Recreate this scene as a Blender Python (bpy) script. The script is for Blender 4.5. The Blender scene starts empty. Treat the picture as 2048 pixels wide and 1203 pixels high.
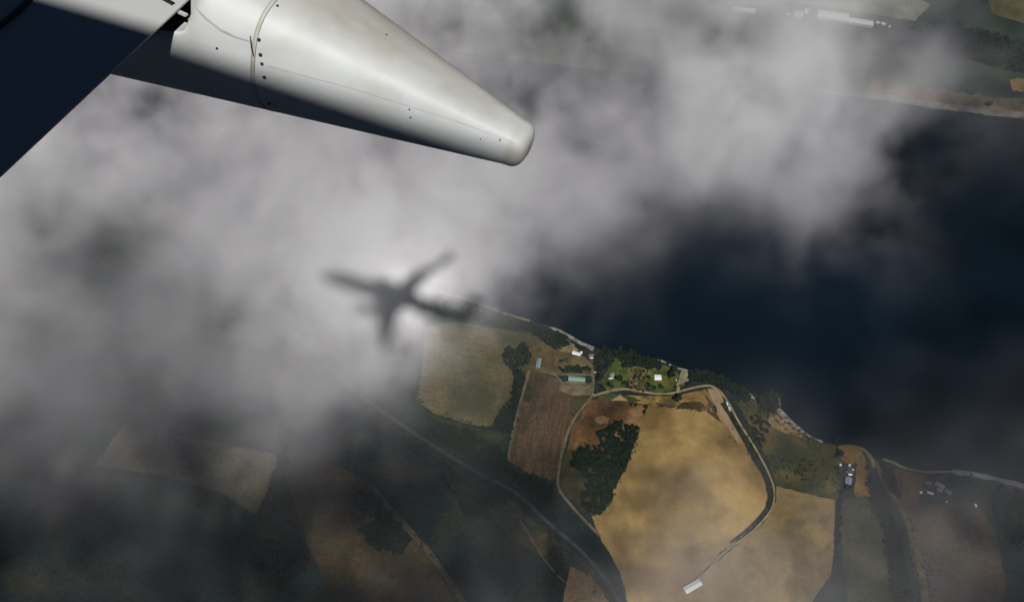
import bpy, bmesh, math, random
import numpy as np
from mathutils import Vector, Matrix, noise
from mathutils.bvhtree import BVHTree
from mathutils.geometry import tessellate_polygon

SC = bpy.context.scene
COL = SC.collection
R = math.radians
# ------------------------------------------------------------------ camera
H = 2000.0                                   # camera height over the sea, m
DEP = R(55)
FPX = 2000.0                                 # focal length in photo pixels (2048 wide)
CAM = Vector((0, 0, H))
KX = Vector((1, 0, 0)); KY = Vector((0, -math.sin(DEP), -math.cos(DEP))); KZ = Vector((0, math.cos(DEP), -math.sin(DEP)))
cd = bpy.data.cameras.new('camera'); cam = bpy.data.objects.new('camera', cd); COL.objects.link(cam)
cd.sensor_width = 36; cd.lens = 36 * FPX / 2048; cd.clip_start = 0.02; cd.clip_end = 200000
cam.matrix_world = Matrix.Translation(CAM) @ Matrix((KX, -KY, -KZ)).transposed().to_4x4()
SC.camera = cam


def ray(px, py):
    return KX * ((px - 1024) / FPX) + KY * ((py - 601.5) / FPX) + KZ


def G(px, py, z=0.0):
    d = ray(px, py)
    t = (z - H) / d.z
    return CAM + d * t


# ------------------------------------------------------------------ light
SUN = ray(838, 598).normalized()             # the way the sunlight travels (the glory sits opposite the sun)
EL = math.asin(-SUN.z)
w = bpy.data.worlds.new('World'); SC.world = w; w.use_nodes = True
nt = w.node_tree; bg = nt.nodes['Background']
sky = nt.nodes.new('ShaderNodeTexSky'); sky.sky_type = 'NISHITA'; sky.sun_disc = False
sky.altitude = 9000; sky.air_density = 0.5; sky.dust_density = 0.0; sky.ozone_density = 0.35; sky.sun_elevation = EL; sky.sun_rotation = math.atan2(-SUN.x, -SUN.y)
nt.links.new(sky.outputs[0], bg.inputs[0]); bg.inputs[1].default_value = 0.05
sl = bpy.data.lights.new('sun', 'SUN'); sl.energy = 5.0; sl.angle = R(1.0); sl.color = (1, 0.975, 0.94)
so = bpy.data.objects.new('sun', sl); COL.objects.link(so); so.location = CAM - SUN * 300
so.rotation_euler = SUN.to_track_quat('-Z', 'Y').to_euler()
SC.view_settings.view_transform = 'Standard'; SC.view_settings.look = 'None'
SC.view_settings.gamma = 1; SC.view_settings.exposure = -0.35
SC.render.engine = 'CYCLES'
cy = SC.cycles
cy.volume_bounces = 3; cy.max_bounces = 6; cy.diffuse_bounces = 0; cy.volume_step_rate = 1.5; cy.volume_max_steps = 256
cy.use_denoising = True
cy.transparent_max_bounces = 16
cy.use_adaptive_sampling = True


# ------------------------------------------------------------------ helpers
def tag(o, label=None, cat=None, group=None, kind=None):
    if label: o['label'] = label
    if cat: o['category'] = cat
    if group: o['group'] = group
    if kind: o['kind'] = kind
    return o


def mesh_obj(name, verts, faces, mats, parent=None, smooth=False, fm=None):
    me = bpy.data.meshes.new(name)
    me.from_pydata([tuple(v) for v in verts], [], faces)
    for m in (mats if isinstance(mats, (list, tuple)) else [mats]): me.materials.append(m)
    if smooth: me.polygons.foreach_set('use_smooth', [True] * len(me.polygons))
    if fm is not None: me.polygons.foreach_set('material_index', fm)
    me.update()
    o = bpy.data.objects.new(name, me); COL.objects.link(o)
    if parent: o.parent = parent
    return o


def fix_normals(o):
    bm = bmesh.new(); bm.from_mesh(o.data)
    bmesh.ops.recalc_face_normals(bm, faces=bm.faces); bm.to_mesh(o.data); bm.free()


def empty(name, loc):
    o = bpy.data.objects.new(name, None); o.empty_display_size = 1; COL.objects.link(o); o.location = loc
    return o


def mat(name, col, rough=0.8, col2=None, scale=0.05, detail=6, spec=0.3, stretch=None, ramp=(0.38, 0.62), col3=None, scale3=None, amt3=0.5, bump=0, metallic=0, coat=0, rot=0, dist=0.0, ramp3=(0.5, 0.62), mot=0.0):
    m = bpy.data.materials.new(name); m.use_nodes = True
    t = m.node_tree; b = t.nodes['Principled BSDF']
    b.inputs['Roughness'].default_value = rough; b.inputs['Specular IOR Level'].default_value = spec
    b.inputs['Metallic'].default_value = metallic
    if coat: b.inputs['Coat Weight'].default_value = coat; b.inputs['Coat Roughness'].default_value = 0.25
    b.inputs['Base Color'].default_value = (*col, 1)
    if col2:
        tc = t.nodes.new('ShaderNodeTexCoord'); mp = t.nodes.new('ShaderNodeMapping'); m0 = t.nodes.new('ShaderNodeMapping')
        t.links.new(tc.outputs['Object'], m0.inputs[0]); m0.inputs['Rotation'].default_value = (0, 0, rot); t.links.new(m0.outputs[0], mp.inputs[0])
        if stretch: mp.inputs['Scale'].default_value = stretch
        n = t.nodes.new('ShaderNodeTexNoise'); n.inputs['Scale'].default_value = scale; n.inputs['Detail'].default_value = detail
        n.inputs['Roughness'].default_value = 0.6; n.inputs['Distortion'].default_value = dist
        t.links.new(mp.outputs[0], n.inputs['Vector'])
        r = t.nodes.new('ShaderNodeValToRGB'); r.color_ramp.elements[0].position = ramp[0]; r.color_ramp.elements[1].position = ramp[1]
        r.color_ramp.elements[0].color = (*col, 1); r.color_ramp.elements[1].color = (*col2, 1)
        t.links.new(n.outputs['Fac'], r.inputs[0]); out = r.outputs[0]
        if col3:
            n3 = t.nodes.new('ShaderNodeTexNoise'); n3.inputs['Scale'].default_value = scale3 or scale * 4; n3.inputs['Detail'].default_value = 5
            t.links.new(tc.outputs['Object'], n3.inputs['Vector'])
            mr = t.nodes.new('ShaderNodeMapRange'); mr.inputs[1].default_value = ramp3[0]; mr.inputs[2].default_value = ramp3[1]; mr.inputs[4].default_value = amt3
            t.links.new(n3.outputs['Fac'], mr.inputs[0])
            mx = t.nodes.new('ShaderNodeMix'); mx.data_type = 'RGBA'; mx.inputs[7].default_value = (*col3, 1)
            t.links.new(mr.outputs[0], mx.inputs[0]); t.links.new(out, mx.inputs[6]); out = mx.outputs[2]
        if mot:                                  # fine mottling: tufts, stones, wheel marks
            nm = t.nodes.new('ShaderNodeTexNoise'); nm.inputs['Scale'].default_value = .11; nm.inputs['Detail'].default_value = 9; nm.inputs['Roughness'].default_value = .72
            t.links.new(tc.outputs['Object'], nm.inputs['Vector'])
            mm = t.nodes.new('ShaderNodeMapRange'); mm.inputs[1].default_value = .35; mm.inputs[2].default_value = .65; mm.inputs[3].default_value = 1 - mot; mm.inputs[4].default_value = 1 + mot
            t.links.new(nm.outputs['Fac'], mm.inputs[0])
            mv = t.nodes.new('ShaderNodeVectorMath'); mv.operation = 'SCALE'; t.links.new(out, mv.inputs[0]); t.links.new(mm.outputs[0], mv.inputs['Scale']); out = mv.outputs[0]
        t.links.new(out, b.inputs['Base Color'])
        if bump:
            bu = t.nodes.new('ShaderNodeBump'); bu.inputs['Strength'].default_value = bump; bu.inputs['Distance'].default_value = 1
            t.links.new(n.outputs['Fac'], bu.inputs['Height']); t.links.new(bu.outputs[0], b.inputs['Normal'])
    return m


# ------------------------------------------------------------------ the airplane (body frame a = forward, l = left, u = up)
XS = Vector((SUN.dot(KZ), 0, 0)) * 0
xs = (KX - SUN * KX.dot(SUN)).normalized(); ys = SUN.cross(xs).normalized()
if ys.dot(KY) < 0: ys = -ys
A = (xs * -0.902 + ys * -0.293 + SUN * 0.325).normalized()
Rt = (xs * 0.431 + ys * -0.616 + SUN * 0.66); Rt = (Rt - A * Rt.dot(A)).normalized()
U = Rt.cross(A).normalized()
if U.dot(SUN) > 0: U = -U
RF = 1.9
th = R(-9.3)
O = CAM - Rt * (RF + 0.04) * math.cos(th) - U * (RF + 0.04) * math.sin(th)     # fuselage axis beside the camera
plane = empty('airplane', O)
BM = Matrix((A, -Rt, U)).transposed()
plane.matrix_world = Matrix.Translation(O) @ BM.to_4x4()
BMI = BM.inverted()


def loc(P):                      # world -> airplane coordinates
    return BMI @ (P - O)


def K(px, py, z):                # world point seen at a photo pixel at optical depth z
    return CAM + ray(px, py) * z


tag(plane, 'white twin engined passenger airplane whose wing and flap fairing fill the upper left', 'airplane')
M_white = mat('white_paint', (0.62, 0.64, 0.64), 0.32, col2=(0.68, 0.69, 0.68), scale=1.5, spec=0.5)
M_fair = mat('fairing_paint', (0.54, 0.565, 0.57), 0.5, col2=(0.63, 0.65, 0.645), scale=1.2, detail=8, spec=0.3, stretch=(0.5, 3, 3),
             col3=(0.40, 0.37, 0.31), scale3=5.0, amt3=0.35, ramp3=(0.5, 0.75))
M_wing = mat('wing_paint', (0.55, 0.56, 0.55), 0.38, col2=(0.6, 0.6, 0.59), scale=1.0, spec=0.5)
M_seal = mat('sealant', (0.38, 0.36, 0.30), 0.6, col2=(0.52, 0.51, 0.46), scale=9)
M_darkm = mat('dark_metal', (0.02, 0.02, 0.022), 0.5)
M_engine = mat('engine_paint', (0.5, 0.5, 0.52), 0.35)


_t = M_fair.node_tree; _b = _t.nodes['Principled BSDF']; _src = _b.inputs['Base Color'].links[0].from_socket
_a = _t.nodes.new('ShaderNodeAttribute'); _a.attribute_name = 'soil'
_n = _t.nodes.new('ShaderNodeTexNoise'); _n.inputs['Scale'].default_value = 2.2; _n.inputs['Detail'].default_value = 8; _n.inputs['Roughness'].default_value = .65
_c = _t.nodes.new('ShaderNodeTexCoord'); _p = _t.nodes.new('ShaderNodeMapping'); _p.inputs['Scale'].default_value = (.35, 1.6, 1.6)
_t.links.new(_c.outputs['Object'], _p.inputs[0]); _t.links.new(_p.outputs[0], _n.inputs['Vector'])
_m = _t.nodes.new('ShaderNodeMath'); _m.operation = 'MULTIPLY'; _r = _t.nodes.new('ShaderNodeMapRange'); _r.inputs[1].default_value = .3; _r.inputs[2].default_value = .68; _r.inputs[3].default_value = .12; _r.inputs[4].default_value = .95; _t.links.new(_n.outputs['Fac'], _r.inputs[0]); _t.links.new(_a.outputs['Fac'], _m.inputs[0]); _t.links.new(_r.outputs[0], _m.inputs[1])
_x = _t.nodes.new('ShaderNodeMix'); _x.data_type = 'RGBA'; _x.inputs[7].default_value = (.36, .32, .25, 1)
_t.links.new(_m.outputs[0], _x.inputs[0]); _t.links.new(_src, _x.inputs[6]); _t.links.new(_x.outputs[2], _b.inputs['Base Color'])


def loft(name, rings, m, parent, caps=True, smooth=True):
    n = len(rings[0]); vs = [v for r in rings for v in r]; fs = []
    for i in range(len(rings) - 1):
        for j in range(n):
            k = (j + 1) % n
            fs.append((i * n + j, i * n + k, (i + 1) * n + k, (i + 1) * n + j))
    if caps: fs += [tuple(range(n))[::-1], tuple(range((len(rings) - 1) * n, len(rings) * n))]
    o = mesh_obj(name, vs, fs, m, parent, smooth); fix_normals(o)
    return o


# fuselage: nose 23.7 m ahead of the camera, tail 15.8 m behind it
prof = [(23.7, 0.03, -.75), (23.4, .38, -.72), (22.8, .75, -.62), (21.8, 1.18, -.42), (20.4, 1.6, -.15), (18.6, 1.86, 0), (17, RF, 0), (8, RF, 0), (0.9, RF, 0), (-0.9, RF, 0), (-5, RF, 0),
        (-7.5, 1.78, .12), (-10, 1.45, .42), (-12.5, 1.0, .8), (-14.6, .52, 1.1), (-15.8, .2, 1.25)]
NF = 56
rings = [[Vector((a, r * math.cos(2 * math.pi * k / NF), du + r * 1.04 * math.sin(2 * math.pi * k / NF))) for k in range(NF)] for a, r, du in prof]
for rg in rings[7:12]:
    for v in rg: v.z = v.z / 1.04
loft('fuselage', rings, M_white, plane)


def aero(chord, tc, n=13):
    up, lo = [], []
    for i in range(n):
        x = 0.5 - 0.5 * math.cos(math.pi * i / (n - 1))
        y = 5 * tc * (0.2969 * math.sqrt(x) - 0.126 * x - 0.3516 * x * x + 0.2843 * x ** 3 - 0.1015 * x ** 4)
        up.append((x, y)); lo.append((x, -y * 0.8))
    return [(x * chord, y * chord) for x, y in up + lo[::-1][1:-1]]


# the near (starboard) wing, laid through the trailing edge seen in the photograph
PW = K(309, 62, 4.2)
dih = math.tan(R(5))
span = (Rt + U * dih).normalized(); wn = span.cross(A).normalized()
if wn.dot(U) < 0: wn = -wn


def on_wing(px, py, off=0.0):
    d = ray(px, py); t = ((PW + wn * off) - CAM).dot(wn) / d.dot(wn)
    return CAM + d * t


te0, te1 = loc(on_wing(0, 351)), loc(on_wing(376, -1))
sl_te = (te1.x - te0.x) / (te1.y - te0.y)


def te_at(l): return te0.x + (l - te0.y) * sl_te
def wz(l): return te0.z + (te1.z - te0.z) * (l - te0.y) / (te1.y - te0.y)


print('wing te', te0, te1)


def wing_ring(ate, l, u, chord, tc):
    return [Vector((ate + chord - x, l, u + y - (0.0))) for x, y in aero(chord, tc)]


wl = []
ins = -5.9
stations = [(-1.0, te_at(-1.0), wz(-1.0), 8.0, .05), (-3.2, te_at(-3.2), wz(-3.2), 6.8, .05), (te1.y - 0.35, te_at(te1.y - .35), wz(te1.y - .35), 5.4, .05),
            (-12.5, te_at(te1.y) - .9, wz(te1.y) + .8, 3.3, .08), (-17.2, -.9 + .0, wz(te1.y) + 1.7, 1.9, .08), (-18.0, -1.2, wz(te1.y) + 2.2, 1.3, .08), (-18.3, -1.5, wz(te1.y) + 2.9, .9, .08)]


def flat_ring(ate, l, u, chord):
    """a section whose upper skin ends flat at the trailing edge"""
    t = 0.11 * chord
    pts = [(0, 0), (0.05, .004), (0.3, .02), (1.0, .06), (2.2, .08), (chord * .7, -t * .02), (chord * .93, -t * .3), (chord, -t * .6),
           (chord * .95, -t * .85), (chord * .6, -t * 1.1), (chord * .3, -t * .8), (1.0, -t * .4), (0.0, -.008)]
    return [Vector((ate + x, l, u + y)) for x, y in pts]


wr = []
for l, ate, u, ch, tc in stations[:3]: wr.append(flat_ring(ate, l, u, ch))
for l, ate, u, ch, tc in stations[3:]: wr.append(flat_ring(ate, l, u, ch))
loft('wing', wr, M_wing, plane, smooth=False)
# port wing, tailplane, fin
st2 = [(1.0, 2.2, -1.1, 8.0), (5.9, 2.0, -.75, 5.2), (16.5, -1.2, .8, 1.9), (17.3, -1.5, 1.2, 1.3), (17.8, -2.3, 3.2, .6)]
loft('wing', [flat_ring(a, l, u, c) for l, a, u, c in st2], M_wing, plane, smooth=False)
for sgn in (-1, 1):
    loft('tailplane', [flat_ring(a, sgn * l, u, c) for l, a, u, c in [(.3, -14.0, 1.2, 3.6), (7.1, -15.9, 1.9, 1.3)]], M_white, plane, smooth=False)
    c0 = (8.0, sgn * 4.83, -1.75)
    er = [(4.3, .82), (4.25, .9), (4.0, 1.0), (3.0, 1.08), (1.2, .98), (.2, .72), (-.1, .66)]
    en = loft('engine', [[Vector((c0[0] + dx, c0[1] + rr * math.cos(k * math.pi / 12), c0[2] + rr * math.sin(k * math.pi / 12))) for k in range(24)] for dx, rr in er], M_engine, plane)
    loft('pylon', [[Vector((c0[0] + dx, c0[1] + s * .14, c0[2] + h)) for dx, s, h in [(3.2, -1, .95), (3.2, 1, .95), (3.0, 1, 1.2), (3.0, -1, 1.2)]],
                   [Vector((c0[0] + dx, c0[1] + s * .14, c0[2] + h)) for dx, s, h in [(-1.5, -1, .5), (-1.5, 1, .5), (-1.5, 1, 1.1), (-1.5, -1, 1.1)]]], M_engine, en, smooth=False)
loft('fin', [[Vector((a, s * t, z)) for a, s, t in [(le, 0, 0), (le - .8, 1, th_), (te, 1, .02), (te, -1, .02), (le - .8, -1, th_)]] for z, le, te, th_ in [(1.3, -8.5, -14.6, .2), (2.9, -11.2, -15.2, .2), (8.2, -14.6, -16.9, .1)]], M_white, plane, smooth=False)

# flap track fairing: a tapering canoe from the tip seen at photo (1050, 285) forward under the wing
P1 = K(1030, 284, 4.6)
P2 = K(590, 82, 4.707)
ax = (P2 - P1); Lseam = ax.length; ax.normalize()
sidev = ax.cross(U).normalized(); upv = sidev.cross(ax).normalized()
if upv.dot(U) < 0: upv = -upv
if sidev.dot(Rt) < 0: sidev = -sidev
NR = 96


def rad(s):
    if s < 0:
        return 0.108 * max(0, 1 - abs(s / 0.075) ** 2.8) ** (1 / 2.8)
    return 0.108 + s * (0.338 - 0.108) / Lseam if s < 2.5 else 0.108 + 2.5 * (0.23) / Lseam + (s - 2.5) * .03


def fair_ring(s, grow=0.0, skew=0.0):
    r = rad(s) + grow
    out = []
    for k in range(NR):
        a = 2 * math.pi * k / NR
        ca, sa = math.cos(a), math.sin(a)
        sk = skew * (-.6 * max(0, -sa) + .32 * max(0, math.cos(a - R(140))))
        c = P1 + ax * (s + sk); r = rad(s + sk) + grow
        e = 2 / 3.0
        x = math.copysign(abs(ca) ** e, ca) * r * 0.97; y = math.copysign(abs(sa) ** e, sa) * r * 0.90
        P = c + sidev * x + upv * y
        if s > Lseam + .35:
            dd = (P - (PW - wn * 0.12)).dot(wn)
            if dd > 0 and loc(P).x > te_at(loc(P).y) - 0.02: P = P - wn * dd
        out.append(loc(P))
    return out


ss = [-0.07499, -0.0747, -0.074, -0.072, -0.068, -0.06, -0.048, -0.033, -0.016, 0, .02, .06] + list(np.linspace(.12, 4.2, 80))
fair = loft('flap_fairing', [fair_ring(s) for s in ss], M_fair, plane)
so_ = fair.data.attributes.new('soil', 'FLOAT', 'POINT')        # tan tone, stronger on the outboard flank and round the tip
so_.data.foreach_set('value', [max(0.0, min(1.0, .5 + 1.2 * (math.cos(2 * math.pi * (k + .5) / NR) * .75 + math.sin(2 * math.pi * (k + .5) / NR) * .35 - .15))) if s > 0 else .8 for s in ss for k in range(NR)])
fair_bvh = BVHTree.FromPolygons([v.co for v in fair.data.vertices], [p.vertices for p in fair.data.polygons])


def hit(px, py):
    d = BMI @ ray(px, py).normalized()
    p, n, i, t = fair_bvh.ray_cast(loc(CAM), d)
    return p, n


# joint strip round the fairing, and its screws
def band(name, s0, s1, g, m, parent, segs=None):
    prof = [(s0, -.004), (s0, g), (s1, g), (s1, -.004)]
    rr = []
    for s, gg in prof: rr.append(fair_ring(s, gg, .09))
    return loft(name, rr, m, parent, caps=False)


band('joint_strip', Lseam - .009, Lseam + .009, .0010, M_seal, fair)
band('joint_edge', Lseam - .0105, Lseam - .009, .0008, M_darkm, fair)


def disc(name, p, n, r, m, parent, h=.002):
    z = n.normalized(); x = z.orthogonal().normalized(); y = z.cross(x)
    a = [p + (x * math.cos(k * math.pi / 6) + y * math.sin(k * math.pi / 6)) * r - z * .002 for k in range(12)]
    b = [v + z * (h + .002) for v in a]
    return loft(name, [a, b], m, parent, smooth=False)


for px, py, r in [(518, 80, .0085), (521, 110, .009), (524, 128, .008), (529, 155, .009), (538, 207, .009), (434, 97, .006), (555, 12, .006), (819, 219, .004), (821, 235, .004), (1000, 280, .004), (961, 278, .003), (773, 70, .004)]:
    p, n = hit(px, py)
    if p is not None: disc('screw', p, n, r, M_darkm, fair)


def surf_line(name, pts, wd, m, g=.0015):
    """a narrow strip of sealant or a gap lying on the fairing skin"""
    P = []
    for (x0, y0), (x1, y1) in zip(pts, pts[1:]):
        k = max(2, int(math.hypot(x1 - x0, y1 - y0) / 12))
        for i in range(k): P.append((x0 + (x1 - x0) * i / k, y0 + (y1 - y0) * i / k))
    P.append(pts[-1])
    H_ = [hit(*q) for q in P]; H_ = [h for h in H_ if h[0] is not None]
    vs, fs = [], []
    for i, (p, n) in enumerate(H_):
        q = H_[min(i + 1, len(H_) - 1)][0] - H_[max(i - 1, 0)][0]
        sd = q.cross(n).normalized() * wd * (0.35 + 0.65 * min(1, i / 3, (len(H_) - 1 - i) / 3) if wd > .002 else 1)
        vs += [p - sd - n * .001, p - sd + n * g, p + sd + n * g, p + sd - n * .001]
    for i in range(len(H_) - 1):
        for j in range(4):
            k = (j + 1) % 4
            fs.append((i * 4 + j, i * 4 + k, i * 4 + 4 + k, i * 4 + 4 + j))
    o = mesh_obj(name, vs, fs, m, fair); fix_normals(o)
    return o


surf_line('skin_seam', [(535, 132), (700, 176), (900, 238), (1048, 292)], .0009, M_seal)
surf_line('skin_crease', [(381, 5), (410, 36), (440, 60), (470, 74), (500, 83)], .0045, M_seal, .003)
surf_line('joint_gap', [(501, 72), (504, 95), (508, 112)], .004, M_darkm, .006)
# spoiler gap lines and the flap edge on the wing
def wing_strip(name, pts, wd, m, h=.004):
    P = [on_wing(x, y) for x, y in pts]
    vs, fs = [], []
    for i, p in enumerate(P):
        q = P[min(i + 1, len(P) - 1)] - P[max(i - 1, 0)]
        s_ = q.cross(wn).normalized() * wd
        # height follows the upper skin
        lp = loc(p); x = lp.x - te_at(lp.y)
        base = wn * (np.interp(x, [0, .05, .3, 1, 2.2], [0, .004, .02, .06, .08]) + h)
        vs += [loc(p - s_ + base), loc(p + s_ + base), loc(p - s_ + base - wn * .03), loc(p + s_ + base - wn * .03)]
    for i in range(len(P) - 1):
        a = i * 4
        fs += [(a, a + 1, a + 5, a + 4), (a, a + 4, a + 6, a + 2), (a + 1, a + 3, a + 7, a + 5)]
    o = mesh_obj(name, vs, fs, m, plane); fix_normals(o); return o


wing_strip('spoiler_gap', [(-30, 98), (40, 42), (86, -4), (120, -40)], .012, M_darkm, .012)
wing_strip('flap_gap', [(314, -4), (348, 12)], .007, M_darkm, .012)


hp, hq = on_wing(345, 18, -.02), on_wing(373, 31, -.02)  # pale bar added to stand for the sliver of light through the gap
hs = wn.cross(hq - hp).normalized() * .009
mesh_obj('gap_light_bar', [loc(v + d_) for d_ in (wn * .004, -wn * .004) for v in (hp - hs, hp + hs, hq + hs, hq - hs)], [(0, 1, 2, 3), (7, 6, 5, 4), (0, 4, 5, 1), (1, 5, 6, 2), (2, 6, 7, 3), (3, 7, 4, 0)], M_wing, plane)

# ------------------------------------------------------------------ water and land
rnd = random.Random(7)


def jitter(pts, step=14.0, amp=2.2, closed=True):
    """ground outline from photo pixels: subdivided, with a ragged natural edge"""
    P = [G(*p) for p in pts]; out = []
    n = len(P)
    for i in range(n if closed else n - 1):
        a, b = P[i], P[(i + 1) % n]
        m = max(1, int(min((b - a).length, 3000) / step))
        for j in range(m):
            p = a.lerp(b, j / m)
            if j or amp > 3:
                v = noise.noise_vector(p * 0.02) * amp + noise.noise_vector(p * 0.09) * amp * .6 + noise.noise_vector(p * 0.31) * amp * .4
                p = Vector((p.x + v.x, p.y + v.y, 0))
            out.append(p)
    if not closed: out.append(P[-1])
    return out


def sheet(name, pts, z, m, label=None, step=14.0, amp=2.2, skirt=0.0, parent=None):
    P = jitter(pts, step, amp)
    V3 = [Vector((p.x, p.y, z)) for p in P]
    tri = [t for t in tessellate_polygon([V3])]
    vs = list(V3); fs = [tuple(t) for t in tri]
    if skirt:
        n = len(V3); vs += [Vector((p.x, p.y, z - skirt)) for p in V3]
        fs += [(i, (i + 1) % n, n + (i + 1) % n, n + i) for i in range(n)]
    o = mesh_obj(name, vs, fs, m)
    bm = bmesh.new(); bm.from_mesh(o.data); bmesh.ops.recalc_face_normals(bm, faces=bm.faces)
    for f in bm.faces:
        if abs(f.normal.z) > .9 and f.normal.z < 0: f.normal_flip()
    bm.to_mesh(o.data); bm.free()
    tag(o, label, None, None, 'structure')
    return o


def ribbon(name, pts, wid, z, m, label=None, wob=0.8, step=10.0):
    P = []
    px = [Vector((*G(*p).xy, 0)) for p in pts]
    # Catmull-Rom through the points
    for i in range(len(px) - 1):
        p0 = px[max(i - 1, 0)]; p1 = px[i]; p2 = px[i + 1]; p3 = px[min(i + 2, len(px) - 1)]
        k = max(2, int((p2 - p1).length / step))
        for j in range(k):
            t = j / k
            P.append(.5 * ((2 * p1) + (p2 - p0) * t + (2 * p0 - 5 * p1 + 4 * p2 - p3) * t * t + (3 * p1 - p0 - 3 * p2 + p3) * t ** 3))
    P.append(px[-1])
    vs, fs = [], []
    for i, p in enumerate(P):
        d = (P[min(i + 1, len(P) - 1)] - P[max(i - 1, 0)]).normalized(); s_ = Vector((-d.y, d.x, 0))
        wv = (wid if not callable(wid) else wid(i / (len(P) - 1))) * .5
        a = wv * (1 + wob * .35 * noise.noise(p * .05)); b = wv * (1 + wob * .35 * noise.noise(p * .05 + Vector((9, 9, 9))))
        vs += [Vector((*(p + s_ * a).xy, z)), Vector((*(p - s_ * b).xy, z))]
    for i in range(len(P) - 1): fs.append((i * 2 + 1, i * 2 + 3, i * 2 + 2, i * 2))
    o = mesh_obj(name, vs, fs, m); tag(o, label, None, None, 'structure')
    return o


M_water = bpy.data.materials.new('water'); M_water.use_nodes = True
t = M_water.node_tree; b = t.nodes['Principled BSDF']
b.inputs['Base Color'].default_value = (0.004, 0.0085, 0.0125, 1); b.inputs['Roughness'].default_value = 0.28; b.inputs['Specular IOR Level'].default_value = .4
n_ = t.nodes.new('ShaderNodeTexNoise'); n_.inputs['Scale'].default_value = .0021; n_.inputs['Detail'].default_value = 7; n_.inputs['Distortion'].default_value = .6
tc_ = t.nodes.new('ShaderNodeTexCoord'); t.links.new(tc_.outputs['Object'], n_.inputs['Vector'])
r_ = t.nodes.new('ShaderNodeValToRGB'); r_.color_ramp.elements[0].position = .35; r_.color_ramp.elements[1].position = .7
r_.color_ramp.elements[0].color = (.0012, .0034, .0056, 1); r_.color_ramp.elements[1].color = (.003, .0078, .0145, 1)
t.links.new(n_.outputs['Fac'], r_.inputs[0]); t.links.new(r_.outputs[0], b.inputs['Base Color'])
n2_ = t.nodes.new('ShaderNodeTexNoise'); n2_.inputs['Scale'].default_value = .12; n2_.inputs['Detail'].default_value = 8
t.links.new(tc_.outputs['Object'], n2_.inputs['Vector']); bu_ = t.nodes.new('ShaderNodeBump'); bu_.inputs['Strength'].default_value = .25; bu_.inputs['Distance'].default_value = 1.5
t.links.new(n2_.outputs['Fac'], bu_.inputs['Height']); t.links.new(bu_.outputs[0], b.inputs['Normal'])
BIG = 90000
tag(mesh_obj('sea', [(-BIG, -BIG, -2), (BIG, -BIG, -2), (BIG, BIG, -2), (-BIG, BIG, -2)], [(0, 1, 2, 3)], M_water), 'dark navy blue calm water between the two shores', kind='structure')

M_land = mat('land', (.008, .015, .015), .95, col2=(.022, .030, .024), scale=.005, detail=12, spec=.1, ramp=(.36, .66), col3=(.038, .031, .016), scale3=.012, amt3=.45, mot=.4)
M_landfar = mat('far_land', (.010, .022, .020), .95, col2=(.045, .055, .034), scale=.0035, detail=12, spec=.1, ramp=(.38, .66), col3=(.12, .105, .055), scale3=.0016, amt3=.6, ramp3=(.52, .66))
M_beach = mat('shingle', (.13, .12, .095), .95, col2=(.29, .27, .23), scale=.07, detail=10, spec=.1)
M_dirt = mat('dirt_road', (.19, .145, .07), .95, col2=(.31, .245, .13), scale=.05, detail=8, spec=.1)
M_track = mat('earth_track', (.085, .07, .04), .95, col2=(.155, .128, .078), scale=.06, detail=8, spec=.1)
M_asph = mat('asphalt', (.030, .033, .034), .9, col2=(.055, .056, .053), scale=.05, detail=8, spec=.2)
M_verge = mat('verge', (.010, .014, .007), .95, col2=(.03, .036, .015), scale=.06, detail=8, spec=.1)

shore = [(-2600, -700), (-900, -60), (-200, 210), (300, 390), (640, 505), (800, 556), (915, 590), (960, 604), (1010, 624), (1060, 639), (1105, 654), (1135, 668), (1160, 682), (1190, 697), (1215, 698), (1240, 694), (1265, 703), (1300, 714),
         (1325, 719), (1345, 727), (1380, 740), (1410, 746), (1450, 757), (1500, 782), (1530, 795), (1553, 788), (1560, 798), (1559, 818), (1580, 838), (1605, 858), (1645, 882), (1675, 889),
         (1720, 892), (1735, 903), (1748, 917), (1775, 917), (1810, 934), (1850, 941), (1905, 940), (1960, 946), (2010, 957), (2060, 972), (2300, 1060), (3400, 1500), (3600, 2600), (1500, 2900), (-2600, 2600)]
sheet('ground', shore, 0, M_land, 'dark green and brown farmland of the near shore', step=16, amp=3.0, skirt=3)

# the far bank, out to the horizon
fb = [(3300, 330), (2500, 268), (2048, 238), (1950, 229), (1890, 221), (1800, 206), (1700, 193), (1500, 172), (1200, 140), (800, 90), (300, 20), (-400, -90), (-2400, -300)]
P = jitter(fb, 30, 6, closed=False)
V3 = [Vector((p.x, p.y, 0)) for p in P] + [Vector((-60000, 12000, 0)), Vector((-60000, 88000, 0)), Vector((60000, 88000, 0)), Vector((60000, 4000, 0))]
o = mesh_obj('far_ground', V3 + [v - Vector((0, 0, 3)) for v in V3], [tuple(q) for q in tessellate_polygon([V3])] + [(i, i + 1, len(V3) + i + 1, len(V3) + i) for i in range(len(V3) - 1)], M_landfar)
tag(o, 'dark wooded land of the far shore', None, None, 'structure')
ribbon('far_beach', [(2500, 262), (2048, 230), (1950, 220), (1890, 213), (1800, 199), (1730, 190)], 24, .3, mat('grey_shingle', (.07, .062, .055), .95, col2=(.15, .135, .115), scale=.03, detail=9, spec=.1), 'pale shingle strip along the far shore', wob=1.2)
ribbon('far_beach_scrub', [(2500, 240), (2048, 212), (1950, 203), (1850, 190), (1740, 172)], 60, .2, mat('scrub', (.05, .035, .02), .95, col2=(.12, .09, .055), scale=.02, detail=9, spec=.1), wob=1.5)

# shingle along the near shore
def beach(pts, wd, m=M_beach, z=.25, wob=1.6): return ribbon('beach', pts, wd, z, m, 'narrow strip of pale shingle at the water edge', wob=wob, step=7)


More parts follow.
